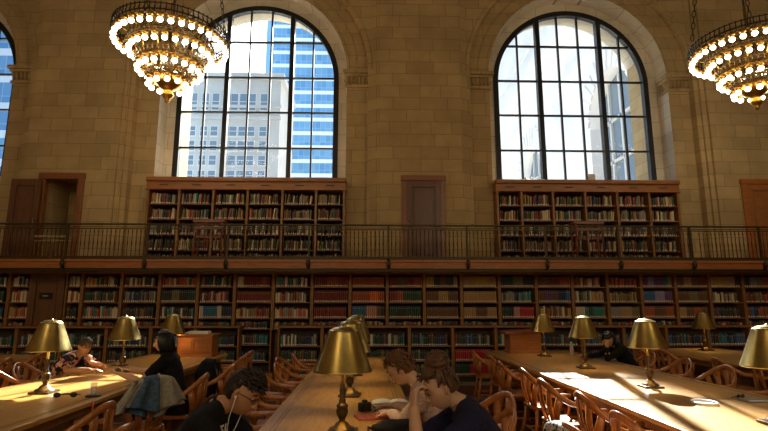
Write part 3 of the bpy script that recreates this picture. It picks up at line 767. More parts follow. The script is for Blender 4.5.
# ================================================================ table lamps
def make_lamp():
    t = thing('table_lamp', '', 'lamp')
    m = MB(); m.bbox(-.105, .105, -.105, .105, 0, .022, .008); m.lathe([(.095, .022), (.085, .04), (.06, .048), (.045, .07), (.03, .08)], seg=20)
    m.build('base', M['lamp_bronze'], t)
    m = MB(); m.lathe([(.026, .078), (.020, .095), (.028, .105), (.041, .13), (.044, .155), (.036, .175), (.042, .182), (.042, .192), (.030, .20), (.022, .215), (.026, .225), (.018, .235), (.022, .29), (.016, .33), (.012, .34), (.0115, .56)], seg=18)
    m.build('stem', M['lamp_bronze'], t)
    m = MB(); m.tube([(0, 0, .34), (0, 0, .73)], .0125, 10); m.build('upper_rod', M['brass'], t)
    m = MB(); o_ = [(.212, .425), (.214, .430), (.210, .436), (.110, .700), (.106, .715), (.096, .722)]; i_ = [(.092, .720), (.102, .700), (.205, .434), (.208, .426)]
    m.lathe(o_ + i_ + [o_[0]], seg=40)
    sh = m.build('lamp_shade', M['brass'], t)
    m = MB(); m.lathe([(.094, .716), (.092, .724), (.070, .734), (.030, .742), (.014, .744), (.012, .752), (.0005, .756)], seg=32)
    m.build('cap', M['brass'], sh)
    for sx in (-1, 1):
        m = MB(); m.tube([(sx * .0, 0, .54), (sx * .06, 0, .54)], .012, 8); m.ball((sx * .085, 0, .54), .028, 12, 8, 1); m.build('bulb', [M['brass'], M['lampbulb']], t)
    return t
lamp0 = make_lamp(); lu = [False]
def lamp(x, y, label, group, rz=0.0):
    o = place(lamp0, not lu[0], (x, y, .7612), rz, label, group); lu[0] = True
    d = LD; l_ = bpy.data.objects.new('lamp_light', d); COL.objects.link(l_); l_.location = (0, 0, .62); l_.parent = o
    return o
LD = bpy.data.lights.new('lamp_light', 'POINT'); LD.energy = 6.5; LD.color = (1, .74, .36); LD.shadow_soft_size = .03
for k, y in enumerate((9.3, 7.55, 5.83, 4.02)):
    lamp(3.13, y, 'brass table lamp on the sunlit table, ' + ['behind the water bottle end, farthest from us', 'left of the person with head in hand', 'before the big bright sun patch, tallest in middle', 'cut by the right picture edge, nearest us'][k], 'brass lamps on the sunlit table', J())
for k, y in enumerate((3.86, 5.38, 6.9, 8.4)):
    lamp(-.185, y, 'brass table lamp on the middle table, ' + ['nearest us in the row', 'second in the row from us', 'third in the row from us', 'last in the row, by the shelves'][k], 'brass lamps on the middle table', J())
for k, y in enumerate((5.65, 7.35, 9.1)):
    lamp(-3.36, y, 'brass table lamp on the left table, ' + ['nearest us, beside the gadgets', 'between the two people talking', 'behind the person in black dress'][k], 'brass lamps on the left table', J())
lamp(6.75, 10.35, 'brass table lamp on the shaded far right table', 'brass lamps')

# ================================================================ chandeliers
def make_chandelier():
    t = thing('chandelier', '', 'chandelier')
    TI = [(1.08, 6.94, 36), (.79, 6.74, 26), (.61, 6.38, 20), (.385, 6.08, 12)]
    Z0 = 5.7
    smesh = bmesh_ = None
    for ti, (r, z, n) in enumerate(TI):
        z -= Z0
        m = MB(); m.lathe([(r - .02, z + .12), (r + .025, z + .12), (r + .035, z + .13), (r + .025, z + .14), (r - .02, z + .14), (r - .02, z + .12)], seg=64); m.build('tier_ring', M['gilt'] if ti == 2 else M['bronze'], t)
        m = MB(); hgt = .17 if ti == 0 else .11; nn = n * 2
        m.lathe([(r + .02, z + .14 + hgt), (r + .035, z + .15 + hgt), (r + .02, z + .165 + hgt), (r, z + .15 + hgt), (r + .02, z + .14 + hgt)], seg=64); m.lathe([(r + .005, z + .14 + hgt * .3), (r + .015, z + .14 + hgt * .4), (r + .005, z + .14 + hgt * .5), (r - .005, z + .14 + hgt * .4), (r + .005, z + .14 + hgt * .3)], seg=64)
        for k in range(nn):
            a = 2 * PI * k / nn; c_, s_ = math.cos(a), math.sin(a)
            m.tube([((r + .03) * c_, (r + .03) * s_, z + .14), ((r + .06) * c_, (r + .06) * s_, z + .14 + hgt * .35), ((r + .035) * c_, (r + .035) * s_, z + .14 + hgt * .7), ((r + .05) * c_, (r + .05) * s_, z + .145 + hgt)], [.010, .016, .010, .014], 5)
            m.ball(((r + .045) * c_, (r + .045) * s_, z + .15 + hgt), (.016, .016, .016), 6, 4)
        m.build('tier_crown', M['bronze_dark'] if ti == 0 else M['bronze'], t)
        for k in range(n):
            a = 2 * PI * k / n + ti * .1
            if smesh is None:
                q = MB(); q.lathe([(.015, .125), (.045, .115), (.066, .085), (.070, .07), (.045, .062), (.034, .055), (.048, .045), (.036, .030)], seg=12); smesh = q.mesh('socket', M['gilt'])
                q = MB(); q.ball((0, 0, 0), .055, 12, 8); bmesh_ = q.mesh('bulb', M['bulb'])
            s_ = link('socket', smesh, t, (r * math.cos(a), r * math.sin(a), z)); s_.scale = (1, 1, 1)
            link('bulb', bmesh_, s_, (0, 0, -.01))
        if ti < 3:                                        # scrolled ribs down to the next tier
            r2, z2 = TI[ti + 1][0], TI[ti + 1][1] - Z0
            for k in range(12):
                a = 2 * PI * k / 12; c_, s_ = math.cos(a), math.sin(a); m = MB()
                pp = [(r - .03, z + .14), (r - .09, z + .10), ((r + r2) / 2 + .02, z + .17), (r2 + .03, z2 + .34 if ti else z2 + .30), (r2 + .0, z2 + .14)]
                m.tube([(p * c_, p * s_, zz) for p, zz in pp], .012, 6); m.build('scroll_rib', M['gilt'], t)
            m = MB(); za, zb = z2 + .14, z + (.20 if ti else .16)
            for k in range(36):
                for sg in (-1, 1): a0 = 2 * PI * k / 36; a1 = a0 + sg * .26; m.tube([((r2 - .03) * math.cos(a0), (r2 - .03) * math.sin(a0), za), ((r2 - .03) * math.cos((a0 + a1) / 2), (r2 - .03) * math.sin((a0 + a1) / 2), (za + zb) / 2), ((r2 - .10) * math.cos(a1), (r2 - .10) * math.sin(a1), zb)], .007, 4)
            m.tube([((r2 - .065) * math.cos(2 * PI * k / 40), (r2 - .065) * math.sin(2 * PI * k / 40), (za + zb) / 2) for k in range(40)], .012, 5, closed=True); m.build('openwork_basket', M['bronze'], t)
    m = MB(); m.lathe([(.37, .52), (.30, .43), (.17, .33), (.085, .27), (.10, .22), (.12, .18), (.09, .12), (.04, .09), (.055, .06), (.045, .03), (.012, .0), (.0005, -.01)], seg=24); m.build('finial', M['gilt'], t)
    m = MB(); m.lathe([(.05, .5), (.04, 1.0), (.07, 1.1), (.045, 1.3), (.09, 1.5), (.05, 1.65), (.03, 1.8), (.03, 2.4)], seg=16); m.build('central_column', M['bronze'], t)
    m = MB()
    for k in range(8):
        a = 2 * PI * k / 8; m.tube([(0.04 * math.cos(a), .04 * math.sin(a), 1.62), (.6 * math.cos(a), .6 * math.sin(a), 1.60), (1.08 * math.cos(a), 1.08 * math.sin(a), 1.46)], .014, 6)
    m.build('spoke_arms', M['bronze_dark'], t)
    for k in range(3):                                    # chains to the ceiling
        a = 2 * PI * k / 3 + .5; m = MB(); z = 1.72; i = 0
        p0 = V((1.08 * math.cos(a), 1.08 * math.sin(a), 1.70)); p1 = V((.12 * math.cos(a), .12 * math.sin(a), ZC - Z0))
        L_ = (p1 - p0).length; cnt = int(L_ / .14); d = (p1 - p0).normalized(); sd_ = d.orthogonal().normalized(); s2 = d.cross(sd_)
        for i in range(cnt):
            c_ = p0 + d * (i + .5) * L_ / cnt; s_ = sd_ if i % 2 else s2
            m.tube([c_ + d * (.085 * math.cos(q)) + s_ * (.035 * math.sin(q)) for q in [2 * PI * j / 10 for j in range(10)]], .010, 5, closed=True)
        m.build('chain', M['bronze_dark'], t)
    m = MB(); m.tube([(0, 0, 2.3), (0, 0, ZC - Z0)], .02, 8); m.lathe([(.3, ZC - Z0), (.25, ZC - Z0 - .12), (.02, ZC - Z0 - .2)], seg=20); m.build('stem_rod', M['bronze_dark'], t)
    return t
ch0 = make_chandelier()
place(ch0, True, (-4.12, 10.0, 5.7), 0, 'great tiered brass chandelier with globe bulbs, on the left, whole', 'tiered chandeliers')
place(ch0, False, (8.16, 10.0, 5.7), .3, 'great tiered chandelier on the right, cut off by the picture edge', 'tiered chandeliers')

# ================================================================ things on the tables
def lectern(x, y, label, over=False):
    t = thing('table_cabinet', label, 'cabinet', (x, y, .7612)); w_ = .30
    m = MB(); m.bbox(-w_, w_, -.2, .2, 0, .36, .008); m.bbox(-w_ - .02, w_ + .02, -.22, .22, 0, .04, .008); m.build('body', M['fascia'], t)
    for s_ in (-1, 1):
        m = MB(); m.bbox(*sorted((s_ * .015, s_ * (w_ - .03))), -.215, -.2, .06, .31, .006); m.bbox(*sorted((s_ * .05, s_ * (w_ - .07))), -.225, -.21, .10, .27, .008); m.build('door', M['fascia'], t)
    m = MB()
    if over: m.bbox(-w_ - .09, w_ + .05, -.26, .24, .36, .42, .015, mat=Matrix.Rotation(-.05, 4, 'Y'))
    else: m.bbox(-w_ - .03, w_ + .03, -.23, .23, .355, .39, .01)
    m.build('top', M['stool'] if over else M['frieze'], t); return t
lectern(-3.05, 9.55, 'boxy wooden cabinet at the end of the left table, behind the person in black dress')
lectern(3.0, 10.15, 'boxy wooden cabinet with overhanging reddish top on the sunlit table', True)
m = MB(); m.bbox(-.2, .2, -.12, .12, 0, .025, .004); m.bbox(-.16, .2, -.11, .11, .025, .045, .004)
tag(m.build('papers', M['paper'], None, (-3.05, 9.5, 1.152)), 'small pile of papers lying on the left wooden cabinet', 'papers')
# water bottle
t = thing('water_bottle', 'small clear plastic water bottle on the sunlit table', 'bottle', (3.72, 9.55, .7612))
M['pet'] = P('clear_plastic', (.62, .60, .55), .1, Alpha=.6)
m = MB(); m.lathe([(.0005, 0), (.032, .0), (.034, .02), (.030, .07), (.034, .10), (.033, .15), (.022, .18), (.013, .20), (.013, .215)], seg=16); m.build('body', M['pet'], t)
m = MB(); m.lathe([(.016, .205), (.016, .23), (.0005, .231)], seg=12); m.build('cap', M['white'], t)
m = MB(); m.lathe([(.0345, .06), (.0345, .11)], seg=16); m.build('label_band', P('pinkish_label', (.5, .3, .25), .5), t)
# tray / dish and gadget on the sunlit table
m = MB(); n = 28
ring = lambda r, z: [(r * 1.0 * math.cos(2 * PI * k / n), r * 1.25 * math.sin(2 * PI * k / n), z) for k in range(n)]
m.tube(ring(.10, .012), [(.012, .006)] * n, 6, closed=True, up=(0, 0, 1)); m.lathe([(.0005, .003), (.095, .003), (.1, .008)], seg=28)
tag(m.build('white_dish', M['white'], None, (3.10, 4.86, .7612)), 'flat pale rimmed dish lying in the sun patch', 'dish')
t = thing('folded_glasses', 'dark folded sunglasses on the sunlit table near its far edge', 'glasses', (3.62, 5.1, .7612), .4)
for s_ in (-1, 1):
    m = MB(); m.tube([(s_ * .035 + .028 * math.cos(a), .004 * math.cos(a), .022 + .02 * math.sin(a)) for a in [2 * PI * k / 12 for k in range(12)]], .004, 6, closed=True); m.ball((s_ * .035, 0, .022), (.027, .004, .019), 12, 6); m.build('lens', M['black'], t)
m = MB(); m.tube([(-.06, 0, .03), (-.065, .02, .02), (-.02, .04, .01), (.05, .045, .008)], .004, 6); m.tube([(.06, 0, .03), (.065, .03, .02), (.02, .055, .01), (-.05, .06, .008)], .004, 6); m.tube([(-.01, 0, .03), (.01, 0, .03)], .004, 6); m.build('temples', M['black'], t)
tag(MB().bbox(-.11, .11, -.08, .08, 0, .018, .006).build('tablet', M['steel'], None, (3.66, 4.98, .7612)), 'slim grey tablet by the far edge of the sunlit table', 'tablet')
# near left: dumbbell-shaped glasses and a little stand
t = thing('sunglasses', 'black sunglasses lying on the left table beside the lamp', 'glasses', (-2.98, 5.36, .7612), .15)
for s_ in (-1, 1):
    m = MB(); m.ball((s_ * .075, 0, .026), (.035, .012, .026), 14, 8); m.build('lens', M['black'], t)
m = MB(); m.tube([(-.05, 0, .03), (0, 0, .036), (.05, 0, .03)], .007, 6); m.tube([(-.10, 0, .03), (-.12, .05, .02), (-.09, .10, .01)], .005, 6); m.tube([(.10, 0, .03), (.12, .05, .02), (.09, .10, .01)], .005, 6); m.build('frame', M['black'], t)
t = thing('glass_tumbler', 'small clear glass on a dark coaster, left table', 'glass', (-2.74, 5.42, .7612))
m = MB(); m.lathe([(.0005, 0), (.07, 0), (.075, .008), (.06, .02), (.0005, .02)], seg=20); m.build('coaster', M['black'], t)
m = MB(); m.lathe([(.0005, .021), (.026, .021), (.033, .13), (.030, .13), (.024, .028), (.0005, .026)], seg=20); m.build('tumbler', P('clear_glass', (.9, .9, .9), .03, Alpha=.25), t)
# orange strap hanging from the table edge
m = MB(); m.tube([(-2.60, 5.15, .765), (-2.595, 5.15, .60), (-2.60, 5.16, .35), (-2.59, 5.15, .06)], [(.006, .012)] * 4, 6)
tag(m.build('orange_strap', P('orange_strap', (.75, .10, .015), .6)), 'thin orange strap hanging down from the left table edge', 'strap')
# middle table
t = thing('notebook', 'red-brown striped notebook lying on the middle table', 'notebook', (.03, 4.36, .7612), .25)
m = MB(); m.bbox(-.13, .13, -.09, .09, .0, .014, .004); m.build('cover', P('red_cover', (.34, .05, .03), .5), t)
m = MB()
for k in range(4): m.box(-.10 + k * .06, -.085 + k * .06, -.088, .088, .014, .0155)
m.build('stripe', P('pale_red_stripe', (.45, .16, .10), .6), t)
t = thing('open_book', 'open white book in front of the person in the pale shirt', 'book', (.20, 4.92, .7612), -.1)
for s_ in (-1, 1):
    m = MB(); nx = 8; vs = []
    for j in range(2):
        for i in range(nx + 1):
            u = i / nx; vs.append((s_ * u * .17, (-.12, .12)[j], .010 + .022 * math.sin(PI * min(1, u * 1.05)) * (1 - u * .5) + .006))
    m.add(vs, [(i, i + 1, i + nx + 2, i + nx + 1) for i in range(nx)], 0, True); m.box(*sorted((s_ * .001, s_ * .17)), -.12, .12, .003, .014); m.build('page', M['paper'], t)
m = MB(); m.box(-.18, .18, -.13, .13, 0, .003); m.build('cover', P('brown_cover', (.2, .08, .04), .5), t)
t = thing('camera', 'small black camera with a shiny lens on the middle table', 'camera', (-.03, 4.62, .7612), .4)
m = MB(); m.bbox(-.055, .055, -.025, .025, 0, .075, .012); m.bbox(-.02, .02, -.02, .02, .075, .095, .006); m.build('body', M['black'], t)
m = MB(); m.tube([(0, -.025, .038), (0, -.06, .038), (0, -.062, .038)], [.03, .028, .02], 16); m.build('lens', M['bronze_dark'], t)
m = MB(); m.tube([(.05, 0, .06), (.09, .03, .03), (.10, -.02, .01), (.07, -.06, .008)], .005, 6); m.build('strap', M['black'], t)
m = MB(); m.bbox(-.06, .06, -.045, .045, 0, .03, .006); m.bbox(-.05, .05, -.04, .04, .03, .045, .006, mat=Matrix.Rotation(.2, 4, 'Z'))
tag(m.build('note_cards', M['paper'], None, (.15, 4.62, .7612)), 'small stack of white note cards near the pale shirt cuff', 'cards')
m = MB()
def lump(d, q): return q * (1 + .18 * noise.noise(d * 1.7) + .06 * noise.noise(d * 5))
m.ball((0, 0, .062), (.16, .11, .055), 28, 16, fn=lump); bgp = thing('black_bag', 'soft black bag slumped on the middle table before the navy top', 'bag', (.19, 3.74, .7612), .2); m.build('bag_body', fabric('black_cloth', (.015, .014, .018)), bgp)
m = MB(); m.tube([(-.14, 0, .05), (-.19, .02, .07), (-.20, -.04, .04), (-.15, -.07, .03)], .01, 6); m.build('handle', M['black'], bgp)

# draped cloths
def drape(name, mats, loc, rz, W, top, drop_f, drop_b, label, cat, two=False, seed=0, rx=.03, amp=.03):
    m = MB(); nu, nv = 30, 34; vs = []; th = .008
    for j in range(nv + 1):
        v = j / nv; s_ = v * (drop_f + drop_b + .1) - drop_f
        for i in range(nu + 1):
            u = i / nu - .5
            spread = 1 + (1.1 if two else .35) * max(0, abs(s_ - .05) / max(drop_f, drop_b))
            x = u * W * spread
            fold = amp * math.sin(u * 22 + seed) * min(1, abs(s_ - .05) * 5) + .012 * noise.noise(V((u * 4, v * 5, seed)))
            if s_ < 0: y, z = -rx - .02 - fold, s_
            elif s_ > .1: y, z = rx + .02 + fold, -(s_ - .1)
            else: a = s_ / .1 * PI; y, z = -(rx + .02) * math.cos(a), (rx) * math.sin(a)
            z *= 1 + .18 * math.sin(u * 7 + seed) * (1 if abs(z) > .05 else 0)
            z += -.35 * u * u * W
            vs.append((x, y, top + z))
    fs = []; mi = []
    for j in range(nv):
        for i in range(nu):
            fs.append((j * (nu + 1) + i, j * (nu + 1) + i + 1, (j + 1) * (nu + 1) + i + 1, (j + 1) * (nu + 1) + i))
    for f in fs:
        i = f[0] % (nu + 1); m.add([], [], 0)
    o0 = 0; m.v = vs
    for f in fs:
        i = f[0] % (nu + 1); m.f.append(list(f)); m.m.append((1 if (two and (i > nu * .55 or i < nu * .12)) else 0)); m.sm.append(True)
    o = m.build(name, mats, None, loc); o.rotation_euler = (0, 0, rz)
    md = o.modifiers.new('solid', 'SOLIDIFY'); md.thickness = th; tag(o, label, cat); return o
M['denim'] = fabric('blue_denim', (.10, .17, .27), (.05, .09, .16), 40); M['lining'] = fabric('pale_lining', (.42, .40, .34), (.30, .28, .24), 30)
drape('denim_jacket', [M['denim'], M['lining']], (-2.12, 5.35, 0), W_ - .65, .34, .945, .27, .33, 'faded blue denim jacket with pale lining hung over a chair back', 'jacket', True, 1.3)
def speckle(name, base, spots, scale, th=.55):
    m = P(name, base, .85, spec=.2); b_ = m.node_tree.nodes['Principled BSDF']; tc = N(m, 'ShaderNodeTexCoord')
    n1 = N(m, 'ShaderNodeTexVoronoi', i_Scale=scale); L(m, tc.outputs['Object'], n1.inputs['Vector'])
    sx_ = N(m, 'ShaderNodeSeparateColor'); L(m, n1.outputs['Color'], sx_.inputs[0])
    st_ = [(0, base)]
    for i_, c in enumerate(spots): st_.append((th + i_ * (1 - th) / len(spots), c))
    rr = N(m, 'ShaderNodeValToRGB'); rr.color_ramp.interpolation = 'CONSTANT'; e = rr.color_ramp.elements; e[0].color = (*base, 1); e[1].position = st_[1][0]; e[1].color = (*st_[1][1], 1)
    for p_, c in st_[2:]: x = e.new(p_); x.color = (*c, 1)
    L(m, sx_.outputs[0], rr.inputs[0]); L(m, rr.outputs[0], b_.inputs['Base Color']); return m
M['scarf'] = speckle('patterned_scarf', (.62, .60, .58), [(.05, .05, .10), (.2, .2, .25)], 40, .6)
drape('patterned_scarf', [M['scarf']], (1.335, 3.64, 0), E_ + .15, .34, .845, .22, .22, 'white scarf with dark pattern over the chair at the bottom edge', 'scarf', False, .4, amp=.02)
m = MB(); m.ball((0, 0, 0), (.15, .20, .24), 26, 16, fn=lump)
bp = thing('backpack', 'black backpack on the chair behind the denim jacket', 'backpack', (-2.12, 7.1, .72)); m.build('pack', fabric('black_pack', (.012, .012, .016)), bp)
m = MB(); m.tube([(.10, -.1, .18), (.17, -.1, .0), (.12, -.1, -.2)], [(.02, .006)] * 3, 6); m.tube([(.10, .1, .18), (.17, .1, .0), (.12, .1, -.2)], [(.02, .006)] * 3, 6); m.build('strap', M['black'], bp)

# ================================================================ people
def skin(name, c): 
    m = P(name, c, .5, Subsurface_Weight=.08); return m
def freeze(mb, name, mat, voxel, parent, smooth=6, disp=None):
    me = mb.mesh('tmp', mat); bm = bmesh.new(); bm.from_mesh(me); bmesh.ops.recalc_face_normals(bm, faces=bm.faces); bm.to_mesh(me); bm.free()
    o = link(name, me, None)
    md = o.modifiers.new('r', 'REMESH'); md.mode = 'VOXEL'; md.voxel_size = voxel; md.use_smooth_shade = True
    ms = o.modifiers.new('s', 'SMOOTH'); ms.factor = .5; ms.iterations = smooth
    dg = bpy.context.evaluated_depsgraph_get(); dg.update()
    me2 = bpy.data.meshes.new_from_object(o.evaluated_get(dg)); o.modifiers.clear(); o.data = me2; bpy.data.meshes.remove(me)
    if disp:
        for v in me2.vertices: v.co += v.normal * disp(v.co)
        me2.update()
    if not me2.materials: me2.materials.append(mat)
    me2.polygons.foreach_set('use_smooth', [True] * len(me2.polygons))
    o.parent = parent; return o
def frame(fwd, up):
    f = V(fwd).normalized(); u = V(up); u = (u - f * u.dot(f)).normalized(); s = f.cross(u)      # s = the person's right
    return s, f, u
def sock(d):
    g_ = 0
    for sx in (-1, 1):
        g_ += math.exp(-((d.x - sx * .42) ** 2 + (d.z - .10) ** 2) / .022) * (d.y > 0)
    return g_
def head_geo(mb, c, s, f, u, k=1.0):
    R_ = Matrix((s, f, u)).transposed()
    def fn(d, q):
        x, y, z = q
        if d.z < 0: x *= 1 - .34 * (-d.z) ** 1.4; 
        if d.z < 0 and d.y < 0: y *= 1 - .45 * (-d.z)
        if d.z < -.2 and d.y > 0: y *= 1 + .10 * (-d.z)
        if d.y > 0: y -= .012 * sock(d)
        if d.y > 0: x *= 1 - .05 * d.y
        y += .006 * math.exp(-((d.z - .28) ** 2) / .01) * (d.y > .3)             # brow
        y += .007 * math.exp(-(((d.z + .52) ** 2) / .004 + d.x ** 2 / .06)) * (d.y > 0)   # lips
        y += .010 * math.exp(-(((d.z + .85) ** 2) / .02 + d.x ** 2 / .08)) * (d.y > 0)   # chin
        x += .005 * math.copysign(1, d.x) * math.exp(-((d.z + .1) ** 2 + (d.y - .55) ** 2) / .05)  # cheekbones
        return V((x, y, z))
    mb.ball(c, (.074 * k, .094 * k, .118 * k), 36, 26, mat=R_, fn=fn)
    T = lambda x, y, z: V(c) + (s * x + f * y + u * z) * k
    mb.tube([T(0, .082, .020), T(0, .096, .0), T(0, .109, -.022), T(0, .104, -.034), T(0, .085, -.036)], [(.007 * k), .009 * k, .012 * k, .013 * k, .008 * k], 8)
    for sx in (-1, 1):
        mb.ball(T(sx * .012, .096, -.031), (.008 * k, .009 * k, .007 * k), 8, 6)
        mb.tube([T(sx * .070, .0, -.030), T(sx * .080, -.004, -.015), T(sx * .084, -.008, .008), T(sx * .080, -.004, .024), T(sx * .070, .004, .020)], [.008 * k, .010 * k, .012 * k, .010 * k, .006 * k], 8)
    return T
def hand_geo(mb, wrist, d, n, curl=.5, thumb=1, k=1.0, spread=.0):
    "d: towards the fingers, n: out of the palm, thumb: +1/-1 side"
    d = V(d).normalized(); n = V(n); n = (n - d * n.dot(d)).normalized(); s = d.cross(n)
    w0 = V(wrist)
    mb.tube([w0 - d * .015 * k, w0 + d * .03 * k, w0 + d * .06 * k, w0 + d * .088 * k], [(.026 * k, .019 * k), (.036 * k, .017 * k), (.041 * k, .015 * k), (.038 * k, .012 * k)], 12, up=s)
    for i, (off, l) in enumerate(((-.030, .80), (-.010, .95), (.011, 1.0), (.031, .92))):
        off *= -thumb; p = w0 + d * .075 * k + s * off * k; dd = (d + s * off * (4 * spread + 2)).normalized(); pts = [p - d * .01, p]; rr = [.010 * k, .0095 * k]; a = 0
        for j, sl in enumerate((.042, .028, .022)):
            a += curl * (.55, .8, .5)[j]; q = dd * math.cos(a) + n * math.sin(a); p = p + q * sl * l * k; pts.append(p); rr.append((.0088, .0080, .0065)[j] * k)
        mb.tube(pts, rr, 8)
    p = w0 + d * .02 * k + s * (.026 * thumb * k); q = (d * .75 + s * thumb * .62 + n * .35).normalized(); p1 = p + q * .045 * k; q2 = (d * .9 + s * thumb * .15 + n * (.3 + .3 * curl)).normalized(); p2 = p1 + q2 * .033 * k; p3 = p2 + (q2 + n * .15).normalized() * .024 * k
    mb.tube([p - q * .02, p, p1, p2, p3], [.014 * k, .015 * k, .0115 * k, .010 * k, .0075 * k], 8)
def person(label, root, pelvis, neckb, headc, fwd_h, up_h, side, arms, colors, hair, sleeves='short', k=1.0, vox=.0065, extra=None, legdir=None):
    """side: the person's right (horizontal). arms: [(elbow, wrist, hand dir, palm normal, curl, thumb)] right then left"""
    t = thing('person', label, 'person', root, 0)
    O_ = V(root); side = V(side).normalized(); A = lambda p: V(p) - O_
    pel, nb_, hc = A(pelvis), A(neckb), A(headc)
    fw = V((0, 0, 1)).cross(side).normalized()            # facing
    s, f, u = frame(fwd_h, up_h)
    ax = (nb_ - pel); mid = pel + ax * .38 - fw * .01; che = pel + ax * .68 + fw * .0; upc = pel + ax * .88
    def torso(mb, e=0.0, neck=True):
        pts = [pel - ax.normalized() * .08, pel, mid, che, upc, pel + ax * .975]; rr = [(.13, .10), (.165, .12), (.135, .10), (.155, .112), (.165, .098), (.115, .075)]
        rr = [((a + e) * k, (b_ + e) * k) for a, b_ in rr]
        if neck:
            b0 = hc - u * .06 - f * .025; pts += [pel + ax * 1.02, nb_.lerp(b0, .55), b0, b0 + u * .03]; rr += [(.068 * k, .064 * k), (.050 * k, .052 * k), (.050 * k, .052 * k), (.045 * k, .045 * k)]
        mb.tube(pts, rr, 18, up=side)
    sh = [nb_ - ax.normalized() * .055 + side * (.17 * k) , nb_ - ax.normalized() * .055 - side * (.17 * k)]
    body = MB(); torso(body); head = head_geo(body, hc, s, f, u, k)
    hips = [pel + side * .09 * k, pel - side * .09 * k]; ld = V(legdir).normalized() if legdir else fw
    knees = [h + ld * .43 * k + V((0, 0, -.075)) for h in hips]; ank = [V((q.x, q.y, 0)) + V((0, 0, .09 - O_.z)) - ld * .03 for q in knees]
    for i in range(2):
        el, wr, hd, pn, cu, th = arms[i]; el, wr = A(el), A(wr)
        body.tube([sh[i] - side * (.05 if i == 0 else -.05), sh[i], sh[i].lerp(el, .5), el, el.lerp(wr, .3), wr], [.05 * k, .054 * k, .048 * k, .040 * k, .045 * k, .029 * k], 12)
        body.ball(sh[i], .054 * k, 12, 8); body.ball(el, .037 * k, 10, 8)
        hand_geo(body, wr, hd, pn, cu, th, k)
        body.tube([hips[i], hips[i].lerp(knees[i], .5), knees[i], knees[i].lerp(ank[i], .35), ank[i]], [.085 * k, .072 * k, .055 * k, .052 * k, .036 * k], 12); body.ball(knees[i], .056 * k, 10, 8)
        body.tube([ank[i] - ld * .03 + V((0, 0, -.03)), ank[i] + ld * .08 + V((0, 0, -.045)), ank[i] + ld * .16 + V((0, 0, -.06))], [.036, .034, .026], 10)
    bo = freeze(body, 'body', colors['skin'], vox, t, 3)
    # shirt
    c = MB(); torso(c, .014, False)
    for i in range(2):
        el, wr = A(arms[i][0]), A(arms[i][1])
        e1 = sh[i].lerp(el, .72) if sleeves == 'short' else el
        pts = [sh[i] - side * (.06 if i == 0 else -.06), sh[i], sh[i].lerp(e1, .5), e1]; rr = [.062 * k, .070 * k, .064 * k, .060 * k if sleeves == 'short' else .052 * k]
        if sleeves == 'long': pts += [el.lerp(wr, .5), el.lerp(wr, .9)]; rr += [.050 * k, .038 * k]
        c.tube(pts, rr, 12); c.ball(sh[i], .068 * k, 12, 8)
        if sleeves == 'long': c.ball(el, .053 * k, 10, 8)
    axn = ax.normalized(); c.tube([pel + ax * .86, nb_ - axn * .045, nb_ - axn * .010, nb_ + axn * .012], [(.168 * k, .105 * k), (.140 * k, .09 * k), (.085 * k, .076 * k), (.066 * k, .066 * k)], 18, up=side)
    b0 = hc - u * .06 - f * .025
    c.tube([nb_ - axn * .06, nb_, nb_.lerp(b0, .30)], [(.105 * k, .09 * k), (.080 * k, .078 * k), (.066 * k, .068 * k)], 18, up=side)
    for i in range(2): c.tube([nb_ - side * (-.02 if i == 0 else .02), nb_.lerp(sh[i], .5) - axn * -.01, sh[i]], [.058 * k, .062 * k, .066 * k], 12)
    wr_ = lambda p: .007 * noise.noise(p * 9) + .004 * noise.noise(p * 23)
    freeze(c, 'shirt', colors['shirt'], .011, t, 4, wr_)
    c = MB()
    c.tube([pel - ax.normalized() * .10, pel + ax * .12], [(.17 * k, .135 * k), (.168 * k, .13 * k)], 14, up=side)
    for i in range(2):
        c.tube([hips[i], hips[i].lerp(knees[i], .5), knees[i], knees[i].lerp(ank[i], .5), ank[i] + V((0, 0, .03))], [.100 * k, .086 * k, .070 * k, .062 * k, .055 * k], 12); c.ball(knees[i], .071 * k, 10, 8)
    freeze(c, 'trousers', colors['legs'], .014, t, 4, wr_)
    for i in range(2):
        c = MB(); b0 = ank[i] + V((0, 0, -.055)); c.tube([b0 - ld * .07, b0 + ld * .0, b0 + ld * .10, b0 + ld * .20], [(.035, .03), (.042, .034), (.046, .028), (.03, .018)], 12, up=side); c.build('shoe', M['black'], t)
    # eyes, brows
    for sx in (-1, 1):
        m = MB(); m.ball(head(sx * .031, .080, .012), .0125 * k, 10, 8); m.tube([head(sx * .018, .092, .010), head(sx * .031, .0945, .007), head(sx * .045, .088, .010)], .0022, 6, 1); m.build('eye', [M['eyelid_' + ('l' if sum(colors['skin'].diffuse_color[:3]) >= 0 else 'd')], M['black']], t)
        m = MB(); m.tube([head(sx * .014, .094, .036), head(sx * .032, .0935, .042), head(sx * .052, .080, .036)], [.003, .0045, .002], 6); m.build('eyebrow', colors['hair'], t)
    m = MB(); m.tube([head(-.022, .086, -.063), head(-.008, .0945, -.060), head(0, .0945, -.0615), head(.008, .0945, -.060), head(.022, .086, -.063)], [.002, .005, .0048, .005, .002], 6); m.build('lips', M['lips'], t)
    hair(t, head, s, f, u, k, colors['hair'])
    if extra: extra(t, head, A)
    return t
M['lips'] = P('lips', (.36, .12, .08), .45); M['eyelid_l'] = P('eyelid', (.40, .22, .14), .5)
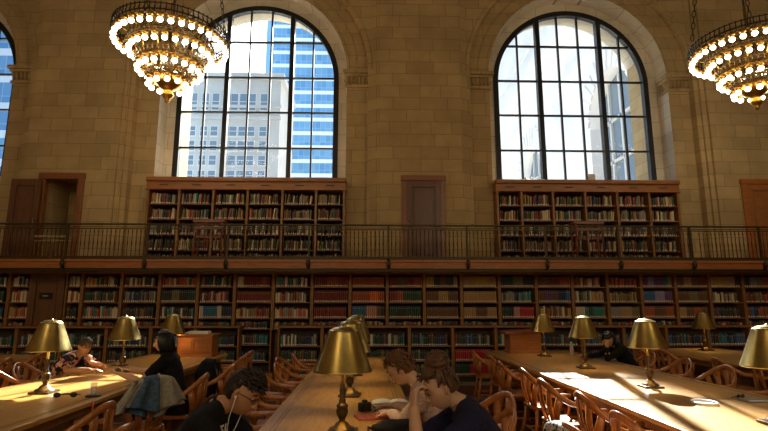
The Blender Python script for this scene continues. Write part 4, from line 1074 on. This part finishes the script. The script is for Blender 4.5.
def cap(mb, head, s, f, u, k, vol=(.083, .106, .128), line=.30, back=-.75, nz=.06, sc=3.2, shift=(0, -.008, .010), seed=0):
    R_ = Matrix((s, f, u)).transposed()
    def fn(d, q):
        hid = (d.y > .10 and d.z < line + .25 * (1 - min(1, abs(d.x) * 1.5)) * (d.y > .6)) or d.z < back
        if hid: return q * .80
        if abs(d.x) > .75 and d.z < -.12 and d.y > -.25: return q * .82
        return q * (1 + nz * noise.noise(d * sc + V((seed, 0, 0))) + nz * .5 * noise.noise(d * sc * 3))
    mb.ball(head(*shift), tuple(x * k for x in vol), 44, 34, mat=R_, fn=fn)
def strands(mb, head, n, seed, gen, r=.006):
    rr = random.Random(seed)
    for _ in range(n):
        pts = gen(rr); m_ = len(pts); mb.tube([head(*p) for p in pts], [r * (.6 + .6 * math.sin(PI * (i + .5) / m_)) * (.3 if i == m_ - 1 else 1) for i in range(m_)], 5)
def hair_short(t, head, s, f, u, k, mat):
    m = MB(); cap(m, head, s, f, u, k, (.082, .106, .130), .42, -.45, .07, 4)
    def gen(rr):
        a = rr.uniform(-PI, PI); e = rr.uniform(.35 if math.sin(a) > -.2 else -.35, 1.5); x, y, z = .078 * math.cos(e) * math.cos(a), -.008 + .10 * math.cos(e) * math.sin(a), .012 + .124 * math.sin(e)
        j_ = lambda q: rr.uniform(-q, q)
        return [(x, y, z), (x * 1.08 + j_(.01), y * 1.06 + .018, z * 1.06 + .008), (x * 1.12 + j_(.012), y * 1.05 + .040, z * 1.08 + j_(.008))]
    strands(m, head, 330, 3, gen, .0065); m.build('hair', mat, t, clean=False)
def hair_bun(t, head, s, f, u, k, mat):
    m = MB(); cap(m, head, s, f, u, k, (.082, .106, .126), .62, -.45, .08, 4)
    c = (0, -.055, .140)
    R_ = Matrix((s, f, u)).transposed()
    m.ball(head(*c), (.074 * k, .068 * k, .052 * k), 26, 18, mat=R_, fn=lambda d, q: q * (1 + .28 * noise.noise(d * 2.6) + .12 * noise.noise(d * 7)))
    def gen(rr):
        if rr.random() < .45:                      # loops of the bun
            a = rr.uniform(0, 2 * PI); b_ = rr.uniform(0, PI); R2_ = rr.uniform(.052, .076); P_ = []
            for i in range(7):
                q = a + i * .45; P_.append((c[0] + R2_ * math.cos(q) * math.sin(b_ + i * .1), c[1] + R2_ * math.sin(q), c[2] + R2_ * .85 * math.cos(q) * math.cos(b_)))
            return P_
        a = rr.uniform(-PI, PI); ya = .098 * math.cos(a); st = (.080 * math.sin(a), ya, rr.uniform(.090, .10) if ya > .03 else rr.uniform(.0 if ya > -.03 else -.05, .06)); st = (st[0], st[1] * (.8 if ya > .03 else 1), st[2]); P_ = []
        for i in range(6):
            w_ = i / 5; x, y, z = [st[j] * (1 - w_) + c[j] * w_ for j in range(3)]; L2 = math.sqrt((x / .086) ** 2 + ((y + .008) / .110) ** 2 + ((z - .01) / .132) ** 2); q = max(1, 1.03 / max(L2, .3)); P_.append((x * q, (y + .008) * q - .008, (z - .01) * q + .01))
        return P_
    strands(m, head, 200, 5, gen, .0055)
    def fly(rr):
        a = rr.uniform(0, 2 * PI); x, y, z = .08 * math.sin(a), .10 * math.cos(a) - .02, rr.uniform(-.04, .11) if math.cos(a) < .1 else rr.uniform(.08, .12); j_ = lambda q: rr.uniform(-q, q)
        return [(x, y, z), (x * 1.15 + j_(.01), y * 1.12 + j_(.015), z + .01 + j_(.01)), (x * 1.2 + j_(.02), y * 1.15 + j_(.02), z + j_(.03))]
    strands(m, head, 60, 6, fly, .0025); m.build('hair', mat, t, clean=False)
def hair_wavy(t, head, s, f, u, k, mat):
    m = MB(); cap(m, head, s, f, u, k, (.086, .110, .132), .55, -.55, .12, 3.5)
    def gen(rr):
        a = rr.uniform(-PI, PI); e = rr.uniform(-.1, 1.5); x, y, z = .084 * math.cos(e) * math.cos(a), -.01 + .106 * math.cos(e) * math.sin(a), .012 + .128 * math.sin(e)
        if y > .02 and z < .09: y = -y
        j_ = lambda q: rr.uniform(-q, q)
        return [(x, y, z), (x * 1.1 + j_(.012), y * 1.08 + j_(.012), z + .006), (x * 1.12 + j_(.018), y * 1.1 + j_(.018), z - .018), (x * 1.08 + j_(.02), y * 1.08 + j_(.02), z - .035)]
    strands(m, head, 200, 9, gen, .007); m.build('hair', mat, t, clean=False)
def hair_long(t, head, s, f, u, k, mat, L_=.145):
    m = MB(); cap(m, head, s, f, u, k, (.092, .116, .132), .34, -.9, .03, 3)
    def gen(rr):
        a = rr.uniform(PI * .93, PI * 2.07); x, y = .084 * math.cos(a), .098 * math.sin(a); ln = L_ * rr.uniform(.85, 1.05)
        return [(x * .60, y * .60, .122), (x * 1.04, y * 1.04 - .005, .07), (x * 1.14, y * 1.14, .0), (x * 1.14, y * 1.14 - .01, -ln * .5), (x * 1.0, y * 1.04 - .012, -ln)]
    strands(m, head, 220, 4, gen, .013)
    def fr(rr):
        a = rr.uniform(-.8, .8); x = .078 * math.sin(a); y = .098 * math.cos(a)
        return [(x * .5, y * .4, .122), (x, y * .92, .098), (x * 1.05, y + .008, .058), (x * 1.05, y + .006, .040)]
    strands(m, head, 50, 8, fr, .007); m.build('hair', mat, t, clean=False)
def hair_tied(t, head, s, f, u, k, mat):
    m = MB(); cap(m, head, s, f, u, k, (.081, .104, .125), .42, -.55, .04, 4)
    m.tube([head(0, -.10, .03), head(0, -.14, .02), head(0, -.155, -.03), head(0, -.15, -.08)], [.022, .03, .026, .008], 10)
    def gen(rr):
        a = rr.uniform(-1.4, 1.4); st = (.078 * math.sin(a), .090 * math.cos(a), rr.uniform(.0, .09)); c = (0, -.11, .03); P_ = []
        for i in range(6):
            w_ = i / 5; x, y, z = [st[j] * (1 - w_) + c[j] * w_ for j in range(3)]; L2 = math.sqrt((x / .083) ** 2 + ((y + .008) / .106) ** 2 + ((z - .01) / .128) ** 2); q = max(1, 1.02 / max(L2, .3)); P_.append((x * q, (y + .008) * q - .008, (z - .01) * q + .01))
        return P_
    strands(m, head, 110, 11, gen, .004); m.build('hair', mat, t, clean=False)

HD = dict(dark=P('dark_hair', (.018, .011, .008), .5), brown=P('brown_hair', (.10, .045, .019), .5), auburn=P('auburn_hair', (.13, .055, .022), .5), black=P('black_hair', (.008, .007, .008), .38), grey=P('greying_hair', (.07, .055, .045), .45))
SK = dict(a=skin('skin_light', (.50, .27, .16)), b=skin('skin_fair', (.60, .36, .24)), c=skin('skin_tan', (.50, .25, .13)))
CL = dict(black=fabric('black_tee', (.014, .014, .018)), navy=fabric('navy_top', (.022, .022, .065)), pale=fabric('pale_pink_shirt', (.60, .42, .36)), blackdress=fabric('black_dress', (.010, .010, .012)), dark=fabric('dark_coat', (.012, .014, .013)), jeans=fabric('dark_jeans', (.03, .04, .07)))
CL['floral'] = speckle('floral_shirt', (.02, .025, .05), [(.62, .36, .30), (.70, .60, .52), (.45, .14, .10)], 24, .58)
def seat(x, y, face, label): return chair(x, y, face, label)

# young man, black tee, glasses and earphones, left of the middle table
def man_extra(t, head, A):
    m = MB()
    for sx in (-1, 1):
        m.tube([head(sx * .034 + .024 * math.cos(a), .104 - .006 * abs(math.cos(a)), .010 + .017 * math.sin(a)) for a in [2 * PI * i / 14 for i in range(14)]], .0022, 6, closed=True)
        m.tube([head(sx * .058, .100, .016), head(sx * .076, .05, .016), head(sx * .083, .0, .012), head(sx * .080, -.02, -.002)], .0024, 6)
    m.tube([head(-.010, .106, .014), head(.010, .106, .014)], .0022, 6); m.build('glasses', M['black'], t)
    m = MB()
    for sx in (1, -1):
        m.ball(head(sx * .083, .006, -.012), .0085, 10, 8); m.tube([head(sx * .084, .010, -.018), head(sx * .082, .016, -.045), head(sx * .076, .03, -.12), head(sx * .05, .05, -.20), head(.0, .06, -.26), head(.0, .05, -.32)], .0026, 6)
    m.build('earphones', M['white'], t)
    m = MB()                                               # pale lettering-like print on the chest
    shirt = [q for q in bpy.data.objects if q.parent == t and q.name.startswith('shirt')][0]
    dr = V((-.62, .78, .05)).normalized(); rt = V((.78, .62, 0)); up_ = V((.2, -.2, 1)).normalized(); c0 = A((-.80, 2.95, .96)) - dr * .6
    for (a0, a1, b0, b1) in ((-.07, -.055, 0, .05), (-.055, -.03, .02, .032), (-.03, -.015, 0, .05), (0, .012, .0, .05), (.012, .035, .038, .05), (.012, .03, .0, .012), (.045, .057, 0, .05), (.057, .08, 0, .012), (-.05, .06, -.03, -.018)):
        q = []
        for a_, b_ in ((a0, b0), (a1, b0), (a1, b1), (a0, b1)):
            ok, loc, nor, _ = shirt.ray_cast(c0 + rt * a_ + up_ * b_, dr)
            if ok: q.append(loc + nor * .004)
        if len(q) == 4: m.add(q, [(0, 1, 2, 3)])
    m.build('chest_print', M['white'], t)
seat(-1.26, 3.08, E_, 'armchair under the person in the black tee')
person('person in black tee with glasses and white earphones, reading with head bowed', (-1.25, 3.1, 0), (-1.18, 3.08, .55), (-.85, 3.07, 1.085), (-.71, 3.05, 1.170), (.86, -.22, -.50), (.45, -.05, .9), (0, -1, 0),
       [((-.70, 2.84, .815), (-.50, 3.00, .83), (.6, .7, .05), (0, 0, -1), .5, -1), ((-.68, 3.32, .815), (-.47, 3.16, .83), (.6, -.7, .05), (0, 0, -1), .5, 1)], dict(skin=SK['c'], shirt=CL['black'], legs=CL['jeans'], hair=HD['dark']), hair_short, extra=man_extra, vox=.0055)
# girl with a bun, navy top
def girl_extra(t, head, A):
    m = MB(); m.tube([head(.05, -.02, -.115), head(.02, .035, -.135), head(-.03, .03, -.135), head(-.05, -.03, -.115)], .0022, 6); m.build('necklace', M['black'], t)
seat(.98, 3.03, W_, 'armchair under the person with the bun')
person('person with messy bun in navy top, resting her forehead on her raised hand', (.95, 3.0, 0), (.86, 3.0, .54), (.535, 3.02, 1.095), (.405, 2.99, 1.20), (-.86, -.22, -.45), (-.42, 0, .9), (0, 1, 0),
       [((.20, 3.22, .815), (.12, 3.02, .83), (-.5, -.8, .05), (0, 0, -1), .5, -1), ((.265, 2.82, .85), (.245, 2.87, 1.12), (.05, .25, 1), (1, .25, 0), 1.1, 1)], dict(skin=SK['b'], shirt=CL['navy'], legs=CL['jeans'], hair=HD['brown']), hair_bun, extra=girl_extra, vox=.0055, k=.95)
# boy behind her
seat(.82, 4.05, W_, 'armchair under the person in the pale shirt')
person('person with wavy brown hair in pale pink shirt, writing beside the messy bun', (.82, 4.05, 0), (.72, 4.05, .54), (.39, 4.06, 1.06), (.245, 4.08, 1.175), (-.80, .1, -.6), (-.5, 0, .87), (0, 1, 0),
       [((.36, 4.32, .82), (.21, 4.50, .83), (-.6, .2, .02), (0, 0, -1), .5, -1), ((.26, 3.98, .82), (.17, 4.20, .83), (-.5, .7, .02), (0, 0, -1), .5, 1)], dict(skin=SK['b'], shirt=CL['pale'], legs=CL['jeans'], hair=HD['auburn']), hair_wavy, sleeves='long', vox=.007)
# woman in black at the left table
def phone_extra(t, head, A): pass
seat(-2.14, 6.2, W_, 'armchair under the person in black dress')
person('person in black dress with long black hair, facing left and holding a phone', (-2.2, 6.15, 0), (-2.14, 6.15, .54), (-2.29, 6.12, 1.09), (-2.36, 6.12, 1.245), (-.97, -.05, -.12), (-.1, 0, 1), (0, 1, 0),
       [((-2.56, 6.36, .86), (-2.80, 6.28, .93), (-.95, -.1, .12), (0, 0, 1), .5, 1), ((-2.50, 5.94, .83), (-2.76, 6.02, .90), (-.95, .12, .15), (0, 0, 1), .5, -1)], dict(skin=SK['b'], shirt=CL['blackdress'], legs=CL['blackdress'], hair=HD['black']), hair_long, k=.95, vox=.007)
t = thing('phone', 'black phone with shiny screen held by the person in black dress', 'phone', (-2.90, 6.27, .962), 1.5)
m = MB(); m.bbox(-.045, .045, -.085, .085, 0, .010, .003); m.build('phone_body', M['black'], t)
M['screen'] = P('phone_screen', (.05, .05, .06), .08); MB().box(-.04, .04, -.078, .078, .010, .0108); m = MB(); m.box(-.04, .04, -.078, .078, .010, .0112); m.build('screen', M['screen'], t)
# floral shirt
seat(-4.52, 7.42, E_, 'armchair under the person in the floral shirt')
person('person in dark floral shirt leaning on the table, chin resting on hand', (-4.5, 7.4, 0), (-4.46, 7.40, .54), (-3.98, 7.32, .98), (-3.84, 7.26, 1.10), (.72, -.62, -.25), (.3, -.1, .95), (0, -1, 0),
       [((-3.92, 7.02, .815), (-3.64, 7.06, .82), (1, .1, 0), (0, 0, -1), .3, -1), ((-3.60, 7.36, .815), (-3.73, 7.22, .90), (-.12, .05, 1), (-.8, .2, .2), 1.3, 1)], dict(skin=SK['c'], shirt=CL['floral'], legs=CL['jeans'], hair=HD['grey']), hair_tied, vox=.008)
# far person
seat(4.48, 8.72, W_, 'armchair under the far person resting head in hand')
person('person far off in dark clothes with dark hair, resting head in hand', (4.45, 8.7, 0), (4.42, 8.70, .54), (4.14, 8.68, .99), (3.99, 8.62, 1.09), (-.62, -.72, -.25), (-.2, -.1, .97), (0, 1, 0),
       [((3.92, 8.92, .815), (3.66, 8.84, .82), (-1, -.1, 0), (0, 0, -1), .3, -1), ((3.86, 8.42, .815), (3.90, 8.50, .99), (.05, .15, 1), (.3, .9, 0), 1.0, 1)], dict(skin=SK['a'], shirt=CL['dark'], legs=CL['dark'], hair=HD['black']), lambda *a: hair_long(*a, L_=.20), sleeves='long', vox=.009)

# ================================================================ outside the windows
struct(MB().box(-150, 150, 15.0, 260, -.3, -.05).build('ground', P('courtyard_ground', (.45, .45, .43), .9)))
def facade_mat(name, c, band=None):
    m = P(name, c, .9); b_ = m.node_tree.nodes['Principled BSDF']; g_ = N(m, 'ShaderNodeNewGeometry'); n = N(m, 'ShaderNodeTexNoise', i_Scale=.35, i_Detail=5.0); L(m, g_.outputs['Position'], n.inputs['Vector'])
    L(m, ramp(m, n.outputs['Fac'], [(.3, tuple(x * .85 for x in c)), (.7, c)]), b_.inputs['Base Color']); return m
M['facade'] = facade_mat('grey_masonry', (.52, .50, .47)); M['pane_out'] = P('office_pane', (.16, .22, .28), .2); M['frame_out'] = P('pale_window_frame', (.6, .6, .58), .6)
def tower_mat():
    m = P('curtain_wall', (.2, .4, .6), .25); b_ = m.node_tree.nodes['Principled BSDF']; g_ = N(m, 'ShaderNodeNewGeometry'); sx_ = N(m, 'ShaderNodeSeparateXYZ'); L(m, g_.outputs['Position'], sx_.inputs[0])
    def frac(sock_, per):
        a = N(m, 'ShaderNodeMath', operation='DIVIDE'); a.inputs[1].default_value = per; L(m, sock_, a.inputs[0]); b2 = N(m, 'ShaderNodeMath', operation='FRACT'); L(m, a.outputs[0], b2.inputs[0]); return b2.outputs[0]
    def less(s_, v): a = N(m, 'ShaderNodeMath', operation='LESS_THAN'); a.inputs[1].default_value = v; L(m, s_, a.inputs[0]); return a.outputs[0]
    br = N(m, 'ShaderNodeTexBrick', offset=0.0); cx = N(m, 'ShaderNodeCombineXYZ'); ad = N(m, 'ShaderNodeMath', operation='ADD'); L(m, sx_.outputs[0], ad.inputs[0]); L(m, sx_.outputs[1], ad.inputs[1]); L(m, ad.outputs[0], cx.inputs[0]); L(m, sx_.outputs[2], cx.inputs[1]); L(m, cx.outputs[0], br.inputs['Vector'])
    br.inputs['Scale'].default_value = 1; br.inputs['Brick Width'].default_value = 1.5; br.inputs['Row Height'].default_value = 2.05; br.inputs['Mortar Size'].default_value = .05
    br.inputs['Color1'].default_value = (.10, .26, .48, 1); br.inputs['Color2'].default_value = (.17, .36, .56, 1); br.inputs['Mortar'].default_value = (.30, .45, .58, 1)
    mx = N(m, 'ShaderNodeMix', data_type='RGBA'); L(m, less(frac(sx_.outputs[2], 4.1), .27), mx.inputs[0]); L(m, br.outputs['Color'], mx.inputs[6]); mx.inputs[7].default_value = (.75, .80, .84, 1)
    L(m, mx.outputs[2], b_.inputs['Base Color']); return m
t = thing('office_tower', 'blue glass office tower with white floor bands outside the left window', 'building', (-17, 150, 0))
m = MB(); m.box(-11.2, 12.0, -10, 14, 0, 125); TW = tower_mat(); m.build('curtain_wall', TW, t)
m = MB(); m.box(-14.2, -11.2, -6, 10, 0, 118); m.build('corner_bay', P('pale_blue_glass', (.30, .52, .68), .3), t)
t = thing('office_tower', 'blue glass tower glimpsed through the window at the far left edge', 'building', (-60, 70, 0))
m = MB(); m.box(-24, 16, 0, 20, 0, 95); m.build('curtain_wall', TW, t)
m = MB(); m.box(16, 17.5, -1, 20, 0, 95); m.build('corner_pier', M['facade'], t)
t = thing('masonry_building', 'pale stone office block with paired windows outside the left window', 'building', (-30, 105, 0))
m = MB(); m.box(-9.8, 10.8, 0, 16, 0, 50.2); m.build('walls', M['facade'], t)
m = MB(); m.box(-10.6, 11.6, -.9, 16.5, 49.6, 50.9); m.box(-10.1, 11.1, -.4, 0, 43.2, 43.8); m.box(-10.1, 11.1, -.5, 0, 40.6, 41.3); m.build('cornice', M['facade'], t)
wm = None
for u in (195.5, 207, 217, 228, 235.5, 244, 253, 264.5):
    x = -39.9 + (u - 185) * .2165 + 30
    for z, h in ((44.6, 3.6), (38.0, 2.0), (34.8, 2.1), (31.6, 2.1), (28.3, 2.1), (25.0, 2.1), (21.7, 2.1), (18.4, 2.1)):
        key = 'tall' if h > 3 else 'std'
        if wm is None: wm = {}
        if key not in wm:
            q = MB(); q.box(-.85, .85, -.06, .25, -h / 2 - .15, h / 2 + .15, 0); q.box(-.85, .85, -.22, .1, -h / 2 - .32, -h / 2 - .14, 0); q.box(-.7, .7, -.09, -.05, -h / 2, h / 2, 1); q.box(-.7, .7, -.12, -.05, -.06, .06, 0); wm[key] = q.mesh('window', [M['frame_out'], M['pane_out']])
        link('window', wm[key], t, (x, 0, z))
# library wing of the courtyard
M['wing'] = facade_mat('white_marble_facade', (.90, .89, .87))
t = thing('library_wing', 'white marble wing with tall arched openings outside the right window', 'building', (15, 45, 0))
m = MB(); sw = lambda mb: setattr(mb, 'v', [(y, x, z) for x, y, z in mb.v])
bays_ = [(30 - 45), (45.6 - 45), (61.2 - 45)]
for c_ in bays_: arch_layer(m, c_, 7.8, 2.9, 0, 13.4, 22.5, 0, 1.0, 0, 0, 20)
sw(m)
m.box(0, 12, 24.0, 26, 0, 22.5); m.box(0, 12, -29, -22.8, 0, 22.5); m.box(1.0, 12, -22.8, 24, 0, 22.5); m.box(.8, 12, -28.5, 25.5, 22.5, 35.3)
m.build('walls', M['wing'], t)
m = MB(); m.box(-1.0, 12, -29, 26.5, 21.6, 22.6); m.box(-.6, 0, -29, 26, 20.6, 21.6); m.box(-.3, 0, -29, 26, 18.3, 18.8); m.box(-.25, 0, -29, 26, 7.0, 7.5); m.box(.3, 12, -29, 26, 34.8, 35.75); m.box(.6, .8, -29, 26, 26.5, 27.0); m.box(.55, .8, -29, 26, 31.2, 31.7); m.build('cornice', M['wing'], t)
for c_ in bays_:
    q = MB()
    for k in range(15):
        a = PI * (k + .5) / 15; a1, a2 = a - .07, a + .07; r0, r1 = 2.9, 4.3 + (.25 if k % 2 else 0)
        vs = [(-d, c_ + r * math.cos(w_), 13.4 + r * math.sin(w_)) for d in (.0, .12) for r, w_ in ((r0, a1), (r1, a1), (r1, a2), (r0, a2))]
        q.add(vs, [(3, 2, 1, 0), (4, 5, 6, 7), (0, 1, 5, 4), (1, 2, 6, 5), (2, 3, 7, 6), (3, 0, 4, 7)])
    q.build('arch_voussoirs', M['wing'], t)
    q = MB(); q.box(.85, .95, c_ - 2.9, c_ + 2.9, 6, 16.3, 1)
    for k in range(5): y = c_ - 2.9 + 5.8 * k / 4; q.box(.7, .9, y - .10, y + .10, 6, 16.2, 0)
    for z in (8, 10.7, 13.4): q.box(.7, .9, c_ - 2.9, c_ + 2.9, z - .1, z + .1, 0)
    q.build('window', [M['frame_out'], M['pane_out']], t)
